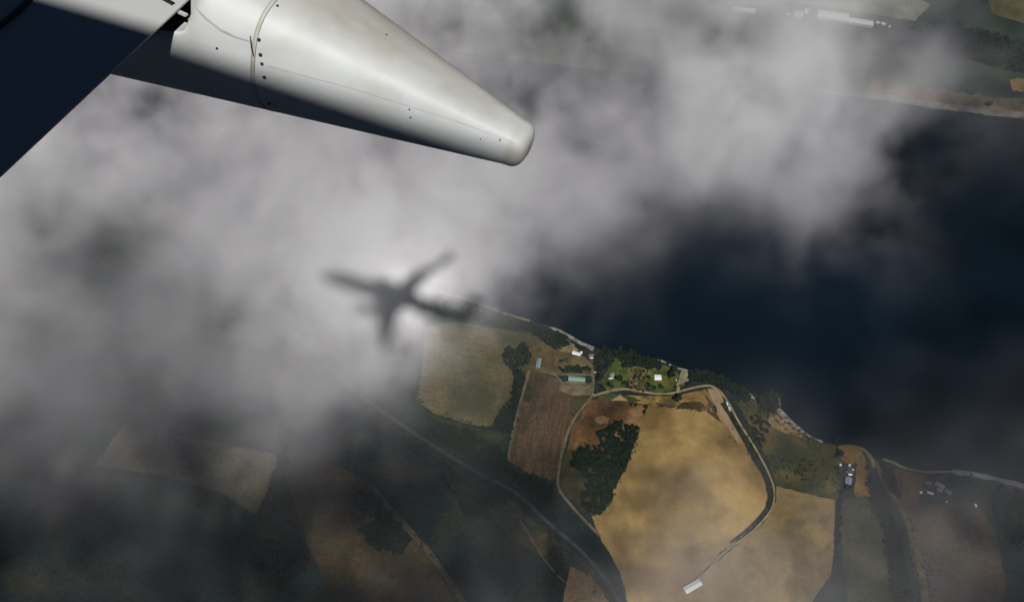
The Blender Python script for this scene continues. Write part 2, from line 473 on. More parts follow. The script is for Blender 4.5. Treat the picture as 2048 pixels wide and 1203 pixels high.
beach([(880, 582), (915, 593), (960, 607), (1010, 627), (1060, 641)], 6, M_track)
beach([(1098, 655), (1120, 661), (1140, 673), (1160, 685), (1187, 698)], lambda u: 7 + 3 * u)
beach([(1294, 715), (1305, 718), (1318, 721)], 7); beach([(1322, 721), (1332, 725)], 5); beach([(1338, 728), (1342, 730)], 5)
beach([(1355, 736), (1365, 738), (1379, 742)], 5)
beach([(1492, 783), (1501, 790), (1509, 799)], 6); beach([(1553, 791), (1557, 800), (1557, 812), (1556, 822)], lambda u: 5 + 6 * u)
beach([(1557, 822), (1575, 839), (1600, 860), (1622, 876)], lambda u: 18 - 10 * u, wob=.7); beach([(1622, 876), (1634, 880), (1645, 884)], 7)
beach([(1700, 890), (1722, 895), (1736, 906), (1746, 920), (1750, 935)], lambda u: 4 + 7 * u, M_track)
beach([(1766, 918), (1785, 924), (1810, 935), (1850, 943), (1905, 942)], lambda u: 7 - 3 * u, M_track)
beach([(1905, 942), (1960, 950), (2010, 962), (2060, 976), (2300, 1065)], 12, mat('mud', (.05, .05, .055), .9, col2=(.09, .09, .095), scale=.05))

# ------------------------------------------------------------------ fields
ND = 0


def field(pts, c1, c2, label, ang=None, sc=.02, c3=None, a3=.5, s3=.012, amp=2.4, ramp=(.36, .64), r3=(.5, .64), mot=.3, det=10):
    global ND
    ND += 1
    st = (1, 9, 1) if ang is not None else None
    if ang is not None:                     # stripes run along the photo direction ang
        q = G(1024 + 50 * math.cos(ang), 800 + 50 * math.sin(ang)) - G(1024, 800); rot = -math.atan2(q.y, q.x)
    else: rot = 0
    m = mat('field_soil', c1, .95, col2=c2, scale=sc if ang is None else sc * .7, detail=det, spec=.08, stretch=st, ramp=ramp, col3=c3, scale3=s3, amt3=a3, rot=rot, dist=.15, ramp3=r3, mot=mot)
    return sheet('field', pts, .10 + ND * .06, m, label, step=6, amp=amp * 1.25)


F1 = [(850, 655), (900, 643), (960, 650), (1010, 659), (1062, 667), (1092, 680), (1062, 690), (1012, 700), (1004, 718), (1030, 748), (1022, 800), (1002, 845), (972, 856), (880, 832), (832, 800), (846, 730)]
field(F1, (.075, .063, .028), (.135, .112, .055), 'pale green stubble field with wavy mown stripes', ang=R(14), sc=.022, c3=(.045, .045, .02), a3=.85, s3=.006, ramp=(.3, .75))
field([(1092, 676), (1135, 690), (1150, 705), (1190, 722), (1186, 745), (1120, 748), (1080, 745), (1040, 742), (1012, 716), (1050, 700)], (.055, .045, .018), (.12, .085, .034), 'brownish farmyard paddock with worn grass', sc=.03)
field([(1134, 682), (1150, 690), (1157, 700), (1140, 705), (1120, 702)], (.16, .12, .055), (.24, .18, .09), 'bare tan ground below the shingle')
field([(1146, 712), (1170, 718), (1180, 740), (1160, 742), (1136, 740)], (.09, .075, .025), (.14, .11, .04), 'small tan paddock beside the white shed')
field([(1052, 742), (1085, 744), (1130, 764), (1180, 790), (1160, 808), (1144, 842), (1128, 900), (1118, 950), (1108, 962), (1060, 946), (1014, 922), (1028, 840), (1044, 780)],
      (.052, .034, .018), (.10, .066, .036), 'reddish brown ploughed field with long furrows', ang=R(101), sc=.025, c3=(.03, .03, .014), a3=.6)
field([(1130, 762), (1184, 766), (1186, 792), (1150, 790), (1118, 780)], (.10, .085, .05), (.19, .16, .095), 'pale gravel yard south of the green barn', sc=.05)
field([(1186, 800), (1240, 800), (1292, 812), (1286, 842), (1262, 905), (1200, 905), (1132, 905), (1146, 845), (1170, 806)], (.045, .026, .011), (.125, .068, .028), 'russet brown field beside the farm track', c3=(.27, .17, .075), a3=.7, sc=.012, r3=(.55, .7))
field([(1132, 900), (1262, 896), (1240, 940), (1210, 1000), (1180, 1030), (1150, 1010), (1122, 975), (1118, 940)], (.02, .02, .010), (.055, .045, .020), 'dark rough pasture beside the wood')
field([(1205, 786), (1290, 792), (1365, 790), (1412, 780), (1432, 806), (1400, 822), (1350, 812), (1300, 811), (1240, 800), (1192, 800)], (.13, .085, .018), (.30, .20, .055), 'golden dry grass strip under the curving road', sc=.03, c3=(.05, .052, .018), a3=.8, s3=.02, r3=(.48, .58))
field([(1204, 788), (1240, 788), (1262, 792), (1285, 803), (1250, 806), (1225, 800), (1195, 799)], (.032, .038, .012), (.07, .07, .022), 'green verge patch under the curving road')
field([(1222, 801), (1240, 788), (1256, 802)], (.26, .18, .085), (.33, .23, .11), 'small bare triangle of tan soil')
field([(1190, 838), (1205, 832), (1219, 836), (1214, 847), (1196, 848)], (.12, .078, .035), (.175, .115, .052), 'pale bare spot in the russet field', amp=5)
field([(1148, 795), (1184, 792), (1172, 812), (1158, 838), (1146, 842), (1142, 822)], (.03, .03, .012), (.07, .06, .024), 'dull green corner beside the farm track', amp=3)
field([(1046, 760), (1062, 768), (1068, 790), (1056, 808), (1044, 802)], (.02, .022, .010), (.05, .04, .017), 'dark green corner of the reddish field', amp=3)
F4 = [(1298, 811), (1350, 814), (1400, 824), (1424, 812), (1436, 826), (1428, 796), (1414, 776), (1432, 775), (1444, 786), (1452, 812), (1486, 884), (1524, 950), (1538, 1000), (1516, 1040), (1468, 1085), (1418, 1130), (1372, 1175), (1330, 1240), (1262, 1240), (1240, 1140), (1205, 1080), (1184, 1034), (1205, 1025), (1226, 1000), (1226, 982), (1252, 935), (1266, 895), (1275, 865)]
field(F4, (.15, .098, .034), (.36, .25, .095), 'large tan harvested field inside the road bend', sc=.0055, det=3.5, mot=.10, ramp=(.40, .60), c3=(.12, .068, .024), a3=.7, s3=.0045, amp=2.8, r3=(.5, .66))
field([(1308, 806), (1345, 806), (1352, 816), (1318, 812)], (.045, .03, .022), (.09, .06, .04), 'dark ploughed corner by the round tree')
field([(1362, 806), (1404, 802), (1412, 812), (1398, 820), (1352, 819)], (.035, .026, .009), (.07, .05, .016), 'dark brown rough patch beside the round tree')
field([(1366, 788), (1410, 778), (1424, 800), (1410, 812), (1400, 802), (1364, 804)], (.13, .075, .02), (.24, .15, .055), 'orange brown patch of dry ground', sc=.03)
field([(1410, 784), (1420, 800), (1446, 846), (1412, 822), (1418, 816), (1428, 828), (1410, 795)], (.05, .035, .02), (.09, .06, .03), 'thin dark wedge of soil by the road')
field([(1552, 972), (1600, 984), (1670, 1000), (1668, 1100), (1662, 1146), (1600, 1240), (1318, 1240), (1360, 1184), (1470, 1092), (1530, 1042), (1552, 1002)], (.145, .10, .038), (.28, .20, .082), 'pale tan field right of the farm road', mot=.12, det=5, sc=.010, c3=(.11, .085, .045), a3=.7, s3=.02)
field([(1468, 800), (1510, 798), (1556, 826), (1600, 864), (1650, 888), (1690, 896), (1676, 1000), (1600, 984), (1552, 970), (1536, 920), (1500, 850)], (.024, .027, .009), (.062, .058, .018), 'dark olive pasture between road and shore', c3=(.12, .08, .025), a3=.7, sc=.012, s3=.012, r3=(.54, .66))
field([(1540, 826), (1562, 832), (1598, 864), (1612, 878), (1570, 866), (1536, 848)], (.17, .11, .04), (.27, .19, .085), 'orange sandy bank behind the shingle', sc=.03)
field([(1676, 892), (1700, 888), (1722, 900), (1732, 925), (1736, 960), (1745, 1000), (1720, 1010), (1708, 985), (1712, 930), (1686, 922)], (.08, .05, .016), (.155, .092, .028), 'ochre ground round the grey farm sheds', sc=.02, c3=(.05, .035, .015), a3=.5)
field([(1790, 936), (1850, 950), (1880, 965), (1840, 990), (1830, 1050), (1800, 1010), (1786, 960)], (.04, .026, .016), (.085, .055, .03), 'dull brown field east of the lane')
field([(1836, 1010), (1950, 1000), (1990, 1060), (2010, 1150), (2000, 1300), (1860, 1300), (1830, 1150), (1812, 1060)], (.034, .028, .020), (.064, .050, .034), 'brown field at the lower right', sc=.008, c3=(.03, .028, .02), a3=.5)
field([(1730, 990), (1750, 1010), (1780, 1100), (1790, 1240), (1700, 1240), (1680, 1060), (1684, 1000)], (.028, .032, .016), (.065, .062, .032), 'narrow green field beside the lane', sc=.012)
field([(1140, 1130), (1180, 1150), (1260, 1240), (1120, 1240)], (.09, .065, .032), (.15, .11, .06), 'brown field at the bottom edge')
field([(1010, 985), (1060, 1020), (1110, 1080), (1140, 1120), (1090, 1120), (1020, 1070), (960, 1010)], (.022, .028, .014), (.055, .055, .028), 'dull green field below the main road')
field([(1074, 1060), (1098, 1064), (1094, 1110), (1075, 1108)], (.055, .045, .018), (.09, .07, .03), 'small brown plot by the main road')
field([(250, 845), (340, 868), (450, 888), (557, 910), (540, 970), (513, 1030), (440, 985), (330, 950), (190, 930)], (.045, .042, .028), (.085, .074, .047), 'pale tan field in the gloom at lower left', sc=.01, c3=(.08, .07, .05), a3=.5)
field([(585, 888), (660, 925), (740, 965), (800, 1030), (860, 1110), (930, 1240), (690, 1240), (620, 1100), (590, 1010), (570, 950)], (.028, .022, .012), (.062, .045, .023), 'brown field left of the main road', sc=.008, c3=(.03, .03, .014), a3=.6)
field([(838, 812), (880, 836), (1000, 868), (1012, 905), (950, 900), (870, 870)], (.014, .022, .009), (.035, .045, .017), 'deep green strip below the stubble field')
field([(1215, 742), (1230, 722), (1228, 700), (1250, 720), (1262, 742), (1250, 775), (1212, 778), (1196, 765)], (.027, .046, .010), (.082, .11, .022), 'bright green lawn round the small house', sc=.03, c3=(.06, .05, .02), a3=.4)
field([(1296, 740), (1330, 730), (1352, 745), (1370, 770), (1340, 783), (1300, 784), (1288, 765)], (.04, .055, .010), (.125, .13, .026), 'green garden round the white roofed house', sc=.03, c3=(.16, .115, .035), a3=.6, s3=.03)
field([(1256, 738), (1280, 728), (1294, 742), (1288, 770), (1294, 786), (1262, 784), (1258, 768)], (.05, .045, .016), (.15, .115, .045), 'dry orchard ground between the two houses', sc=.05)
field([(1362, 742), (1376, 742), (1378, 762), (1362, 768), (1356, 780), (1352, 772), (1358, 755)], (.16, .145, .11), (.26, .23, .17), 'pale gravel parking area near the shore', sc=.05)
# the far shore
field([(1960, -40), (2160, -60), (2300, 20), (2200, 60), (2050, 48), (1985, 30)], (.06, .055, .022), (.14, .115, .045), 'dull ochre field on the far shore', sc=.01)
field([(2020, 162), (2060, 158), (2110, 176), (2060, 188), (2024, 182)], (.20, .13, .045), (.32, .21, .08), 'small golden field on the far shore', amp=6)
field([(1580, -30), (1760, -40), (1860, 10), (1830, 44), (1700, 22), (1560, 4)], (.10, .12, .09), (.16, .17, .12), 'pale green far field under the cloud', sc=.008)

# ------------------------------------------------------------------ roads
DR = 'pale dirt road'
ribbon('main_road', [(560, 640), (640, 715), (720, 790), (830, 868), (950, 943), (1030, 985), (1090, 1040), (1160, 1100), (1210, 1158), (1275, 1260)], 8, 3.4, M_asph, 'grey main road running down to the right', wob=.1)
ribbon('road_verge', [(560, 650), (640, 725), (720, 800), (826, 876), (945, 952), (1022, 994), (1082, 1050), (1150, 1110), (1200, 1168), (1260, 1265)], 9, 3.2, M_verge, wob=1)
ribbon('farm_road', [(1187, 792), (1215, 784), (1240, 779), (1262, 780), (1310, 788), (1345, 787), (1372, 780), (1398, 774), (1420, 772), (1440, 784), (1456, 806), (1478, 846), (1512, 900), (1538, 950), (1548, 985), (1541, 1020), (1505, 1062), (1445, 1108), (1395, 1165)],
       lambda u: 6.0 - 3.4 * u, 3.5, M_dirt, 'pale dirt road curving round the tan field', wob=.5)
ribbon('road_verge', [(1444, 806), (1470, 848), (1502, 902), (1528, 952), (1538, 986), (1532, 1018), (1500, 1054), (1460, 1086)], lambda u: 11 - 7 * u, 3.3, M_verge, wob=1)
ribbon('old_track', [(1424, 779), (1434, 800), (1452, 838), (1480, 886)], lambda u: 24 - 14 * u, 3.1, mat('bare_earth', (.22, .155, .09), .95, col2=(.30, .22, .135), scale=.03, spec=.08), wob=.4)
ribbon('farm_track', [(1186, 792), (1168, 812), (1142, 850), (1124, 905), (1116, 955), (1120, 982), (1150, 1020), (1180, 1052), (1200, 1072)], 6, 3.5, M_track, 'thin farm track', wob=.6)
ribbon('yard_track', [(1130, 672), (1140, 690), (1146, 706), (1165, 716), (1182, 736), (1186, 760), (1184, 792)], 7, 3.6, M_track, wob=.8)
ribbon('yard_track', [(1080, 742), (1110, 748), (1130, 750), (1184, 750)], 6, 3.5, M_track, wob=.8)
ribbon('yard_track', [(1085, 744), (1112, 752), (1124, 766), (1150, 772), (1184, 768)], 5, 3.55, M_track, wob=.8)
ribbon('field_track', [(1058, 742), (1048, 780), (1032, 838), (1018, 905), (1016, 922)], 6, 3.3, M_track, wob=1)
ribbon('driveway', [(1355, 786), (1358, 772), (1368, 758), (1372, 745)], 7, 3.7, M_dirt, wob=1)
ribbon('driveway', [(1212, 777), (1224, 784), (1240, 780)], 4, 3.7, M_track, wob=1)
ribbon('lane', [(1752, 925), (1764, 955), (1790, 1000), (1812, 1040), (1832, 1100), (1846, 1170), (1850, 1260)], lambda u: 9 + 8 * u, 3.4, mat('lane_earth', (.05, .042, .024), .95, col2=(.10, .08, .045), scale=.04, spec=.1), wob=.8)
ribbon('field_path', [(740, 968), (800, 1040), (870, 1120), (950, 1240)], 12, 3.2, mat('path_earth', (.05, .045, .028), .95, col2=(.09, .075, .045), scale=.04, spec=.1), wob=1)
ribbon('field_path', [(1040, 1040), (1090, 1120), (1130, 1165)], 3, 3.3, M_track, wob=1)

# ------------------------------------------------------------------ trees
M_leaf = [mat('foliage', c1, .9, col2=c2, scale=.5, detail=5, spec=.1, ramp=(.4, .6)) for c1, c2 in
          [((.009, .015, .008), (.022, .032, .013)), ((.018, .036, .009), (.05, .085, .016)), ((.045, .042, .013), (.095, .08, .024))]]
M_bark = mat('bark', (.03, .022, .015), .95, col2=(.06, .045, .03), scale=2)


def crown_arrays(rad_, h, base, n, seed, lumps=7):
    """leaf clumps spread through a few overlapping lobes: verts (n*4,3)"""
    g = np.random.default_rng(seed)
    lob = [(0, 0, base + h * .5, rad_ * .8)] + [(math.cos(a) * rad_ * q, math.sin(a) * rad_ * q, base + h * z, rad_ * r) for a, q, z, r in
                                               zip(g.uniform(0, 6.28, lumps), g.uniform(.35, .75, lumps), g.uniform(.25, .85, lumps), g.uniform(.3, .5, lumps))]
    V = []
    for i in range(n):
        lx, ly, lz, lr = lob[g.integers(len(lob))]
        d = g.normal(size=3); d /= np.linalg.norm(d); q = lr * g.uniform(.55, 1.05)
        c = np.array([lx, ly, lz]) + d * q * np.array([1, 1, h / (2 * rad_) * .95])
        nrm = d + g.normal(size=3) * .45; nrm /= np.linalg.norm(nrm)
        u = np.cross(nrm, g.normal(size=3)); u /= np.linalg.norm(u); v = np.cross(nrm, u)
        s = rad_ * g.uniform(.13, .26)
        V += [c - u * s - v * s * .6, c + u * s * .8 - v * s * .8, c + u * s + v * s * .7, c - u * s * .6 + v * s]
    return np.array(V)


def trunk_mesh(rad_, h):
    vs, fs = [], []
    def cone(p, q, r0, r1):
        k = len(vs); d = (q - p).normalized(); x = d.orthogonal().normalized(); y = d.cross(x)
        for c, r in ((p, r0), (q, r1)):
            for j in range(6): vs.append(c + (x * math.cos(j * math.pi / 3) + y * math.sin(j * math.pi / 3)) * r)
        for j in range(6): fs.append((k + j, k + (j + 1) % 6, k + 6 + (j + 1) % 6, k + 6 + j))
    top = Vector((0, 0, h * .62)); cone(Vector((0, 0, 0)), top, rad_ * .09, rad_ * .05)
    for j in range(5):
        a = j * 1.26; cone(Vector((0, 0, h * (.3 + .06 * j))), Vector((math.cos(a) * rad_ * .6, math.sin(a) * rad_ * .6, h * (.6 + .05 * j))), rad_ * .035, rad_ * .015)
    return vs, fs


PROTO = []
for k, (rr_, hh, ml, ls) in enumerate([(5, 10, 0, 7), (5, 9, 0, 9), (5, 8.5, 1, 8), (5, 7, 2, 6), (4.2, 13, 0, 8), (5, 9, 1, 6)]):
    V = crown_arrays(rr_, hh, 2.0, 260, 11 + k, ls)
    cm = bpy.data.meshes.new('crown'); cm.from_pydata(V.tolist(), [], [(i, i + 1, i + 2, i + 3) for i in range(0, len(V), 4)]); cm.materials.append(M_leaf[ml])
    tv, tf = trunk_mesh(rr_, hh + 2); tm = bpy.data.meshes.new('trunk'); tm.from_pydata([tuple(v) for v in tv], [], tf); tm.materials.append(M_bark)
    PROTO.append((cm, tm))


def tree(px, py, r, kind, label, group):
    p = G(px, py)
    e = empty('tree', (p.x, p.y, 0)); tag(e, label, 'tree', group)
    s = r / 5.0
    for nm, me in (('crown', PROTO[kind][0]), ('trunk', PROTO[kind][1])):
        o = bpy.data.objects.new(nm, me); COL.objects.link(o); o.parent = e
    e.scale = (s * rnd.uniform(.9, 1.1), s * rnd.uniform(.9, 1.1), s * rnd.uniform(.85, 1.15)); e.rotation_euler = (0, 0, rnd.uniform(0, 6.28))
    return e


# trees one can tell apart (photo pixel, crown radius m, kind, label)
for px, py, r, k, lb in [
    (1354, 803, 10, 0, 'big dark round tree at the left end of the rough patch below the curving road'),
    (1352, 792, 3.5, 1, 'small tree just above the big round tree below the curving road'),
    (1297, 757, 5, 1, 'tree at the left edge of the garden of the white roofed house'),
    (1322, 776, 5.5, 4, 'tall dark tree below the right corner of the white roofed house'),
    (1309, 778, 4.5, 4, 'small dark tree directly below the white roofed house'),
    (1298, 774, 5, 4, 'dark tree below and left of the white roofed house'),
    (1316, 739, 8.5, 0, 'broad dark tree directly above the white roofed house'),
    (1344, 753, 9.5, 1, 'broad green tree right of the white roofed house, beside the gravel parking area'),
    (1346, 742, 7, 0, 'dark tree at the shore above the gravel parking area'),
    (1350, 776, 3.5, 0, 'small tree at the left foot of the gravel driveway'),
    (1361, 773, 4, 3, 'small brown tree at the right foot of the gravel driveway'),
    (1374, 770, 4.5, 1, 'green bush like tree right of the gravel driveway'),
    (1199, 762, 9, 0, 'large dark tree left of the small grey roofed house'),
    (1204, 774, 5, 1, 'green tree below the large dark tree by the small grey roofed house'),
    (1216, 771, 5, 0, 'low dark tree by the driveway of the small grey roofed house'),
    (1223, 774, 4.5, 1, 'tree at the end of the driveway of the small grey roofed house'),
    (1238, 762, 8, 0, 'dark tree right of the small grey roofed house'),
    (1248, 768, 6, 1, 'green tree below the dark tree right of the small grey roofed house'),
    (1251, 735, 7, 1, 'bright green tree on the lawn above the small grey roofed house'),
    (1122, 724, 5, 0, 'single dark tree left of the small tan paddock'),
    (1133, 722, 6, 3, 'brown tree at the corner of the small tan paddock'),
    (1155, 697, 6, 0, 'dark tree between the shingle and the white shed'),
    (1165, 699, 6, 0, 'dark tree above the round white tank'),
    (1694, 977, 7, 0, 'round dark tree below the blue grey farm shed at the right'),
    (1679, 912, 7.5, 0, 'dark round tree above the white tank of the right farm'),
    (1672, 884, 8, 0, 'dark tree at the shore end of the olive pasture'),
    (1712, 930, 3.5, 1, 'small tree right of the grey farm sheds'),
    (1048, 762, 5, 0, 'dark tree beside the track along the reddish ploughed field'),
    (1036, 842, 4, 0, 'small tree on the left edge of the reddish ploughed field'),
    (1290, 815, 4, 1, 'green tree at the top left corner of the tan field'),
    (1288, 826, 4.5, 0, 'dark tree on the left edge of the tan field near its top corner'),
    (1262, 811, 4, 1, 'flat green tree in the russet field near the golden strip'),
    (1271, 812, 4.5, 0, 'dark tree in the russet field near the golden strip'),
    (1976, 213, 9, 0, 'lone dark tree on the shingle of the far shore'),
]:
    tree(px, py, r, k, lb, 'trees round the farms')

# orchard and shore trees that nothing tells apart share a label
_O = 'first second third fourth fifth sixth seventh eighth ninth tenth eleventh twelfth thirteenth fourteenth fifteenth sixteenth seventeenth eighteenth nineteenth'.split()


def ordinal(n):
    if n <= 19: return _O[n - 1]
    T = {20: ('twenty', 'twentieth'), 30: ('thirty', 'thirtieth'), 40: ('forty', 'fortieth'), 50: ('fifty', 'fiftieth')}[n // 10 * 10]
    return T[1] if n % 10 == 0 else T[0] + '-' + _O[n % 10 - 1]


def scatter(poly, n, r0, r1, kinds, label, group, mind=5.0, seed=1):
    g = random.Random(seed); xs_ = [p[0] for p in poly]; ys_ = [p[1] for p in poly]; got = []; tries = 0
    while len(got) < n and tries < 6000:
        tries += 1
        x = g.uniform(min(xs_), max(xs_)); y = g.uniform(min(ys_), max(ys_)); ins_ = False
        for (x0, y0), (x1, y1) in zip(poly, poly[1:] + poly[:1]):
            if (y0 > y) != (y1 > y) and x < (x1 - x0) * (y - y0) / (y1 - y0) + x0: ins_ = not ins_
        if not ins_ or any(math.hypot(x - a, y - b_) < mind for a, b_ in got): continue
        got.append((x, y))
    got.sort()
    for i, (x, y) in enumerate(got):
        tree(x, y, g.uniform(r0, r1), g.choice(kinds), ordinal(i + 1) + ' from the left, ' + label, group)


scatter([(1262, 740), (1290, 744), (1288, 784), (1262, 782)], 26, 2.4, 3.6, (0, 0, 3, 1), 'small tree in the dry orchard between the two houses', 'orchard trees', 4.6, 3)
scatter([(1262, 705), (1290, 716), (1322, 728), (1318, 734), (1296, 738), (1262, 728), (1250, 712)], 26, 5, 8, (0, 0, 1), 'dark shore tree above the orchard', 'shore trees above the orchard', 5.5, 4)
scatter([(1225, 702), (1262, 704), (1262, 728), (1236, 724)], 16, 5, 8, (0, 0), 'very dark shore tree above the green lawn', 'shore trees above the green lawn', 6, 5)
scatter([(1195, 700), (1215, 698), (1218, 735), (1196, 745), (1190, 720)], 12, 5, 7.5, (0, 1), 'dark tree beside the farm lane and the green lawn', 'trees beside the farm lane', 6.5, 6)
scatter([(1378, 742), (1410, 748), (1450, 760), (1496, 786), (1500, 798), (1460, 786), (1440, 776), (1400, 766), (1380, 766)], 48, 5, 8, (0, 0, 0, 1), 'dark tree in the shore belt above the road bend', 'shore belt above the road bend', 5.5, 7)
scatter([(1512, 798), (1540, 786), (1554, 794), (1554, 820), (1546, 826), (1525, 820)], 20, 6, 8.5, (0, 0, 1), 'dark tree in the clump on the point of the shore', 'clump on the point', 6, 8)
scatter([(1122, 738), (1150, 736), (1180, 741), (1178, 746), (1130, 746), (1118, 742)], 16, 4.5, 6, (0, 0), 'dark tree in the row above the green roofed barn', 'tree row above the green roofed barn', 4.5, 9)
scatter([(1095, 664), (1134, 676), (1134, 690), (1110, 698), (1090, 684)], 20, 5, 7.5, (0, 0, 1), 'dark tree in the grove behind the shingle', 'grove behind the shingle', 6, 10)
scatter([(1014, 704), (1050, 694), (1062, 710), (1052, 735), (1035, 742), (1010, 716)], 22, 6, 8.5, (0, 1, 0), 'dark tree in the grove left of the grey blue shed', 'grove left of the grey blue shed', 6.5, 11)
scatter([(930, 608), (960, 618), (1010, 634), (1060, 650), (1090, 660), (1060, 662), (1000, 652), (940, 640), (860, 634), (850, 622)], 46, 5, 8, (0, 0, 1), 'dark tree in the belt along the shore beside the stubble field', 'belt beside the stubble field', 7, 12)

# woods that read as one dark mass
def woods(name, poly, n, r0, r1, label, seed):
    g = random.Random(seed); xs_ = [p[0] for p in poly]; ys_ = [p[1] for p in poly]; base_ = [crown_arrays(5, 9, .5, 70, 50 + q, 5) for q in range(5)]
    acc = []; got = 0; tries = 0
    while got < n and tries < n * 12:
        tries += 1
        x = g.uniform(min(xs_), max(xs_)); y = g.uniform(min(ys_), max(ys_)); ins_ = False
        for (x0, y0), (x1, y1) in zip(poly, poly[1:] + poly[:1]):
            if (y0 > y) != (y1 > y) and x < (x1 - x0) * (y - y0) / (y1 - y0) + x0: ins_ = not ins_
        if not ins_: continue
        got += 1; p = G(x, y); a = g.uniform(0, 6.28); s = g.uniform(r0, r1) / 5; ca, sa = math.cos(a) * s, math.sin(a) * s
        V = g.choice(base_); acc.append(np.stack([V[:, 0] * ca - V[:, 1] * sa + p.x, V[:, 0] * sa + V[:, 1] * ca + p.y, V[:, 2] * s], 1))
    V = np.concatenate(acc); me = bpy.data.meshes.new(name)
    me.vertices.add(len(V)); me.vertices.foreach_set('co', V.ravel()); nq = len(V) // 4
    me.loops.add(len(V)); me.loops.foreach_set('vertex_index', np.arange(len(V))); me.polygons.add(nq); me.polygons.foreach_set('loop_start', np.arange(nq) * 4)
    me.materials.append(M_leaf[0]); me.update(calc_edges=True); me.validate()
    o = bpy.data.objects.new(name, me); COL.objects.link(o); tag(o, label, None, None, 'stuff')
    return o


woods('woods', [(880, 606), (930, 608), (960, 616), (1010, 634), (1060, 650), (1095, 664), (1134, 677), (1134, 692), (1108, 699), (1090, 684), (1060, 664), (1000, 652), (940, 640), (880, 630)], 330, 4, 6.5, 'continuous dark tree belt behind the shingle, from the shadow of the airplane to the farmyard', 20)
woods('woods', [(1200, 862), (1240, 845), (1276, 858), (1262, 905), (1250, 936), (1226, 975), (1222, 1002), (1200, 1026), (1176, 1028), (1160, 1005), (1175, 960), (1140, 925), (1150, 900), (1190, 895)], 420, 4.5, 7.5, 'dark irregular wood filling the left side of the big tan field', 21)
woods('woods', [(1030, 742), (1046, 745), (1030, 830), (1020, 880), (985, 850), (1000, 830), (1022, 800)], 110, 4.5, 7, 'dark hedge wood between the stubble field and the reddish field', 22)
woods('woods', [(870, 850), (935, 860), (1000, 900), (1030, 950), (1110, 975), (1100, 1010), (1040, 970), (960, 930), (890, 890), (850, 862)], 340, 5, 8, 'dark wood along the upper side of the main road', 23)
woods('woods', [(712, 985), (740, 985), (770, 1010), (820, 1080), (800, 1110), (740, 1090), (705, 1040)], 200, 5, 8, 'oval dark wood beside the brown field at lower left', 24)
woods('woods', [(562, 830), (585, 838), (582, 890), (570, 950), (585, 1040), (620, 1130), (560, 1180), (500, 1130), (518, 1030), (545, 960), (560, 905)], 400, 5, 8, 'dark belt of wood between the two lower left fields', 25)
woods('woods', [(1728, 925), (1742, 950), (1770, 985), (1792, 1060), (1812, 1140), (1830, 1240), (1790, 1240), (1775, 1120), (1755, 1040), (1735, 985)], 260, 4.5, 7, 'dark strip of wood left of the lane at right', 26)
woods('woods', [(1762, 930), (1785, 945), (1800, 1000), (1780, 985), (1766, 960)], 60, 4, 6, 'small dark wood right of the lane by the shore', 27)
woods('woods', [(1990, 970), (2040, 980), (2100, 1060), (2060, 1120), (2000, 1060), (1985, 1010)], 170, 5, 8, 'dark wood at the right edge above the brown field', 28)
woods('woods', [(1102, 1090), (1118, 1095), (1132, 1130), (1112, 1150), (1098, 1120)], 50, 4.5, 7, 'small dark wood between the main road and the bottom plot', 29)
woods('woods', [(1500, 824), (1540, 850), (1520, 900), (1506, 870)], 40, 3.5, 5.5, 'thin dark copse beside the curving road', 30)
woods('woods', [(1820, 60), (1900, 110), (2048, 150), (2200, 170), (2200, 130), (2048, 90), (1960, 70), (1880, 50)], 500, 9, 15, 'dark forest on the far shore', 31)
woods('woods', [(960, 985), (990, 1005), (985, 1040), (930, 1030), (900, 990), (870, 950), (900, 940)], 140, 5, 8, 'dark wood below the main road', 32)

def hedge(pts, n, spread, r0, r1, label, seed, leaf=0):
    g = random.Random(seed); base_ = [crown_arrays(3, 3.5, .2, 26, 80 + q, 4) for q in range(4)]; acc = []
    seg = [(a, b, math.hypot(b[0] - a[0], b[1] - a[1])) for a, b in zip(pts, pts[1:])]; tot = sum(q[2] for q in seg)
    for _ in range(n):
        d = g.uniform(0, tot)
        for a, b, l in seg:
            if d <= l: break
            d -= l
        f = d / l; c = noise.noise(Vector((a[0] + (b[0] - a[0]) * f, a[1] + (b[1] - a[1]) * f, seed)) * .06)
        if c < -.12: continue
        p = G(a[0] + (b[0] - a[0]) * f + g.gauss(0, spread), a[1] + (b[1] - a[1]) * f + g.gauss(0, spread)); q = g.uniform(0, 6.28); s = g.uniform(r0, r1) / 3
        ca, sa = math.cos(q) * s, math.sin(q) * s; V = g.choice(base_)
        acc.append(np.stack([V[:, 0] * ca - V[:, 1] * sa + p.x, V[:, 0] * sa + V[:, 1] * ca + p.y, V[:, 2] * s + 1], 1))
    V = np.concatenate(acc); me = bpy.data.meshes.new('scrub'); me.from_pydata(V.tolist(), [], [(i, i + 1, i + 2, i + 3) for i in range(0, len(V), 4)])
    me.materials.append(M_leaf[leaf]); o = bpy.data.objects.new('scrub', me); COL.objects.link(o); tag(o, label, None, None, 'stuff')


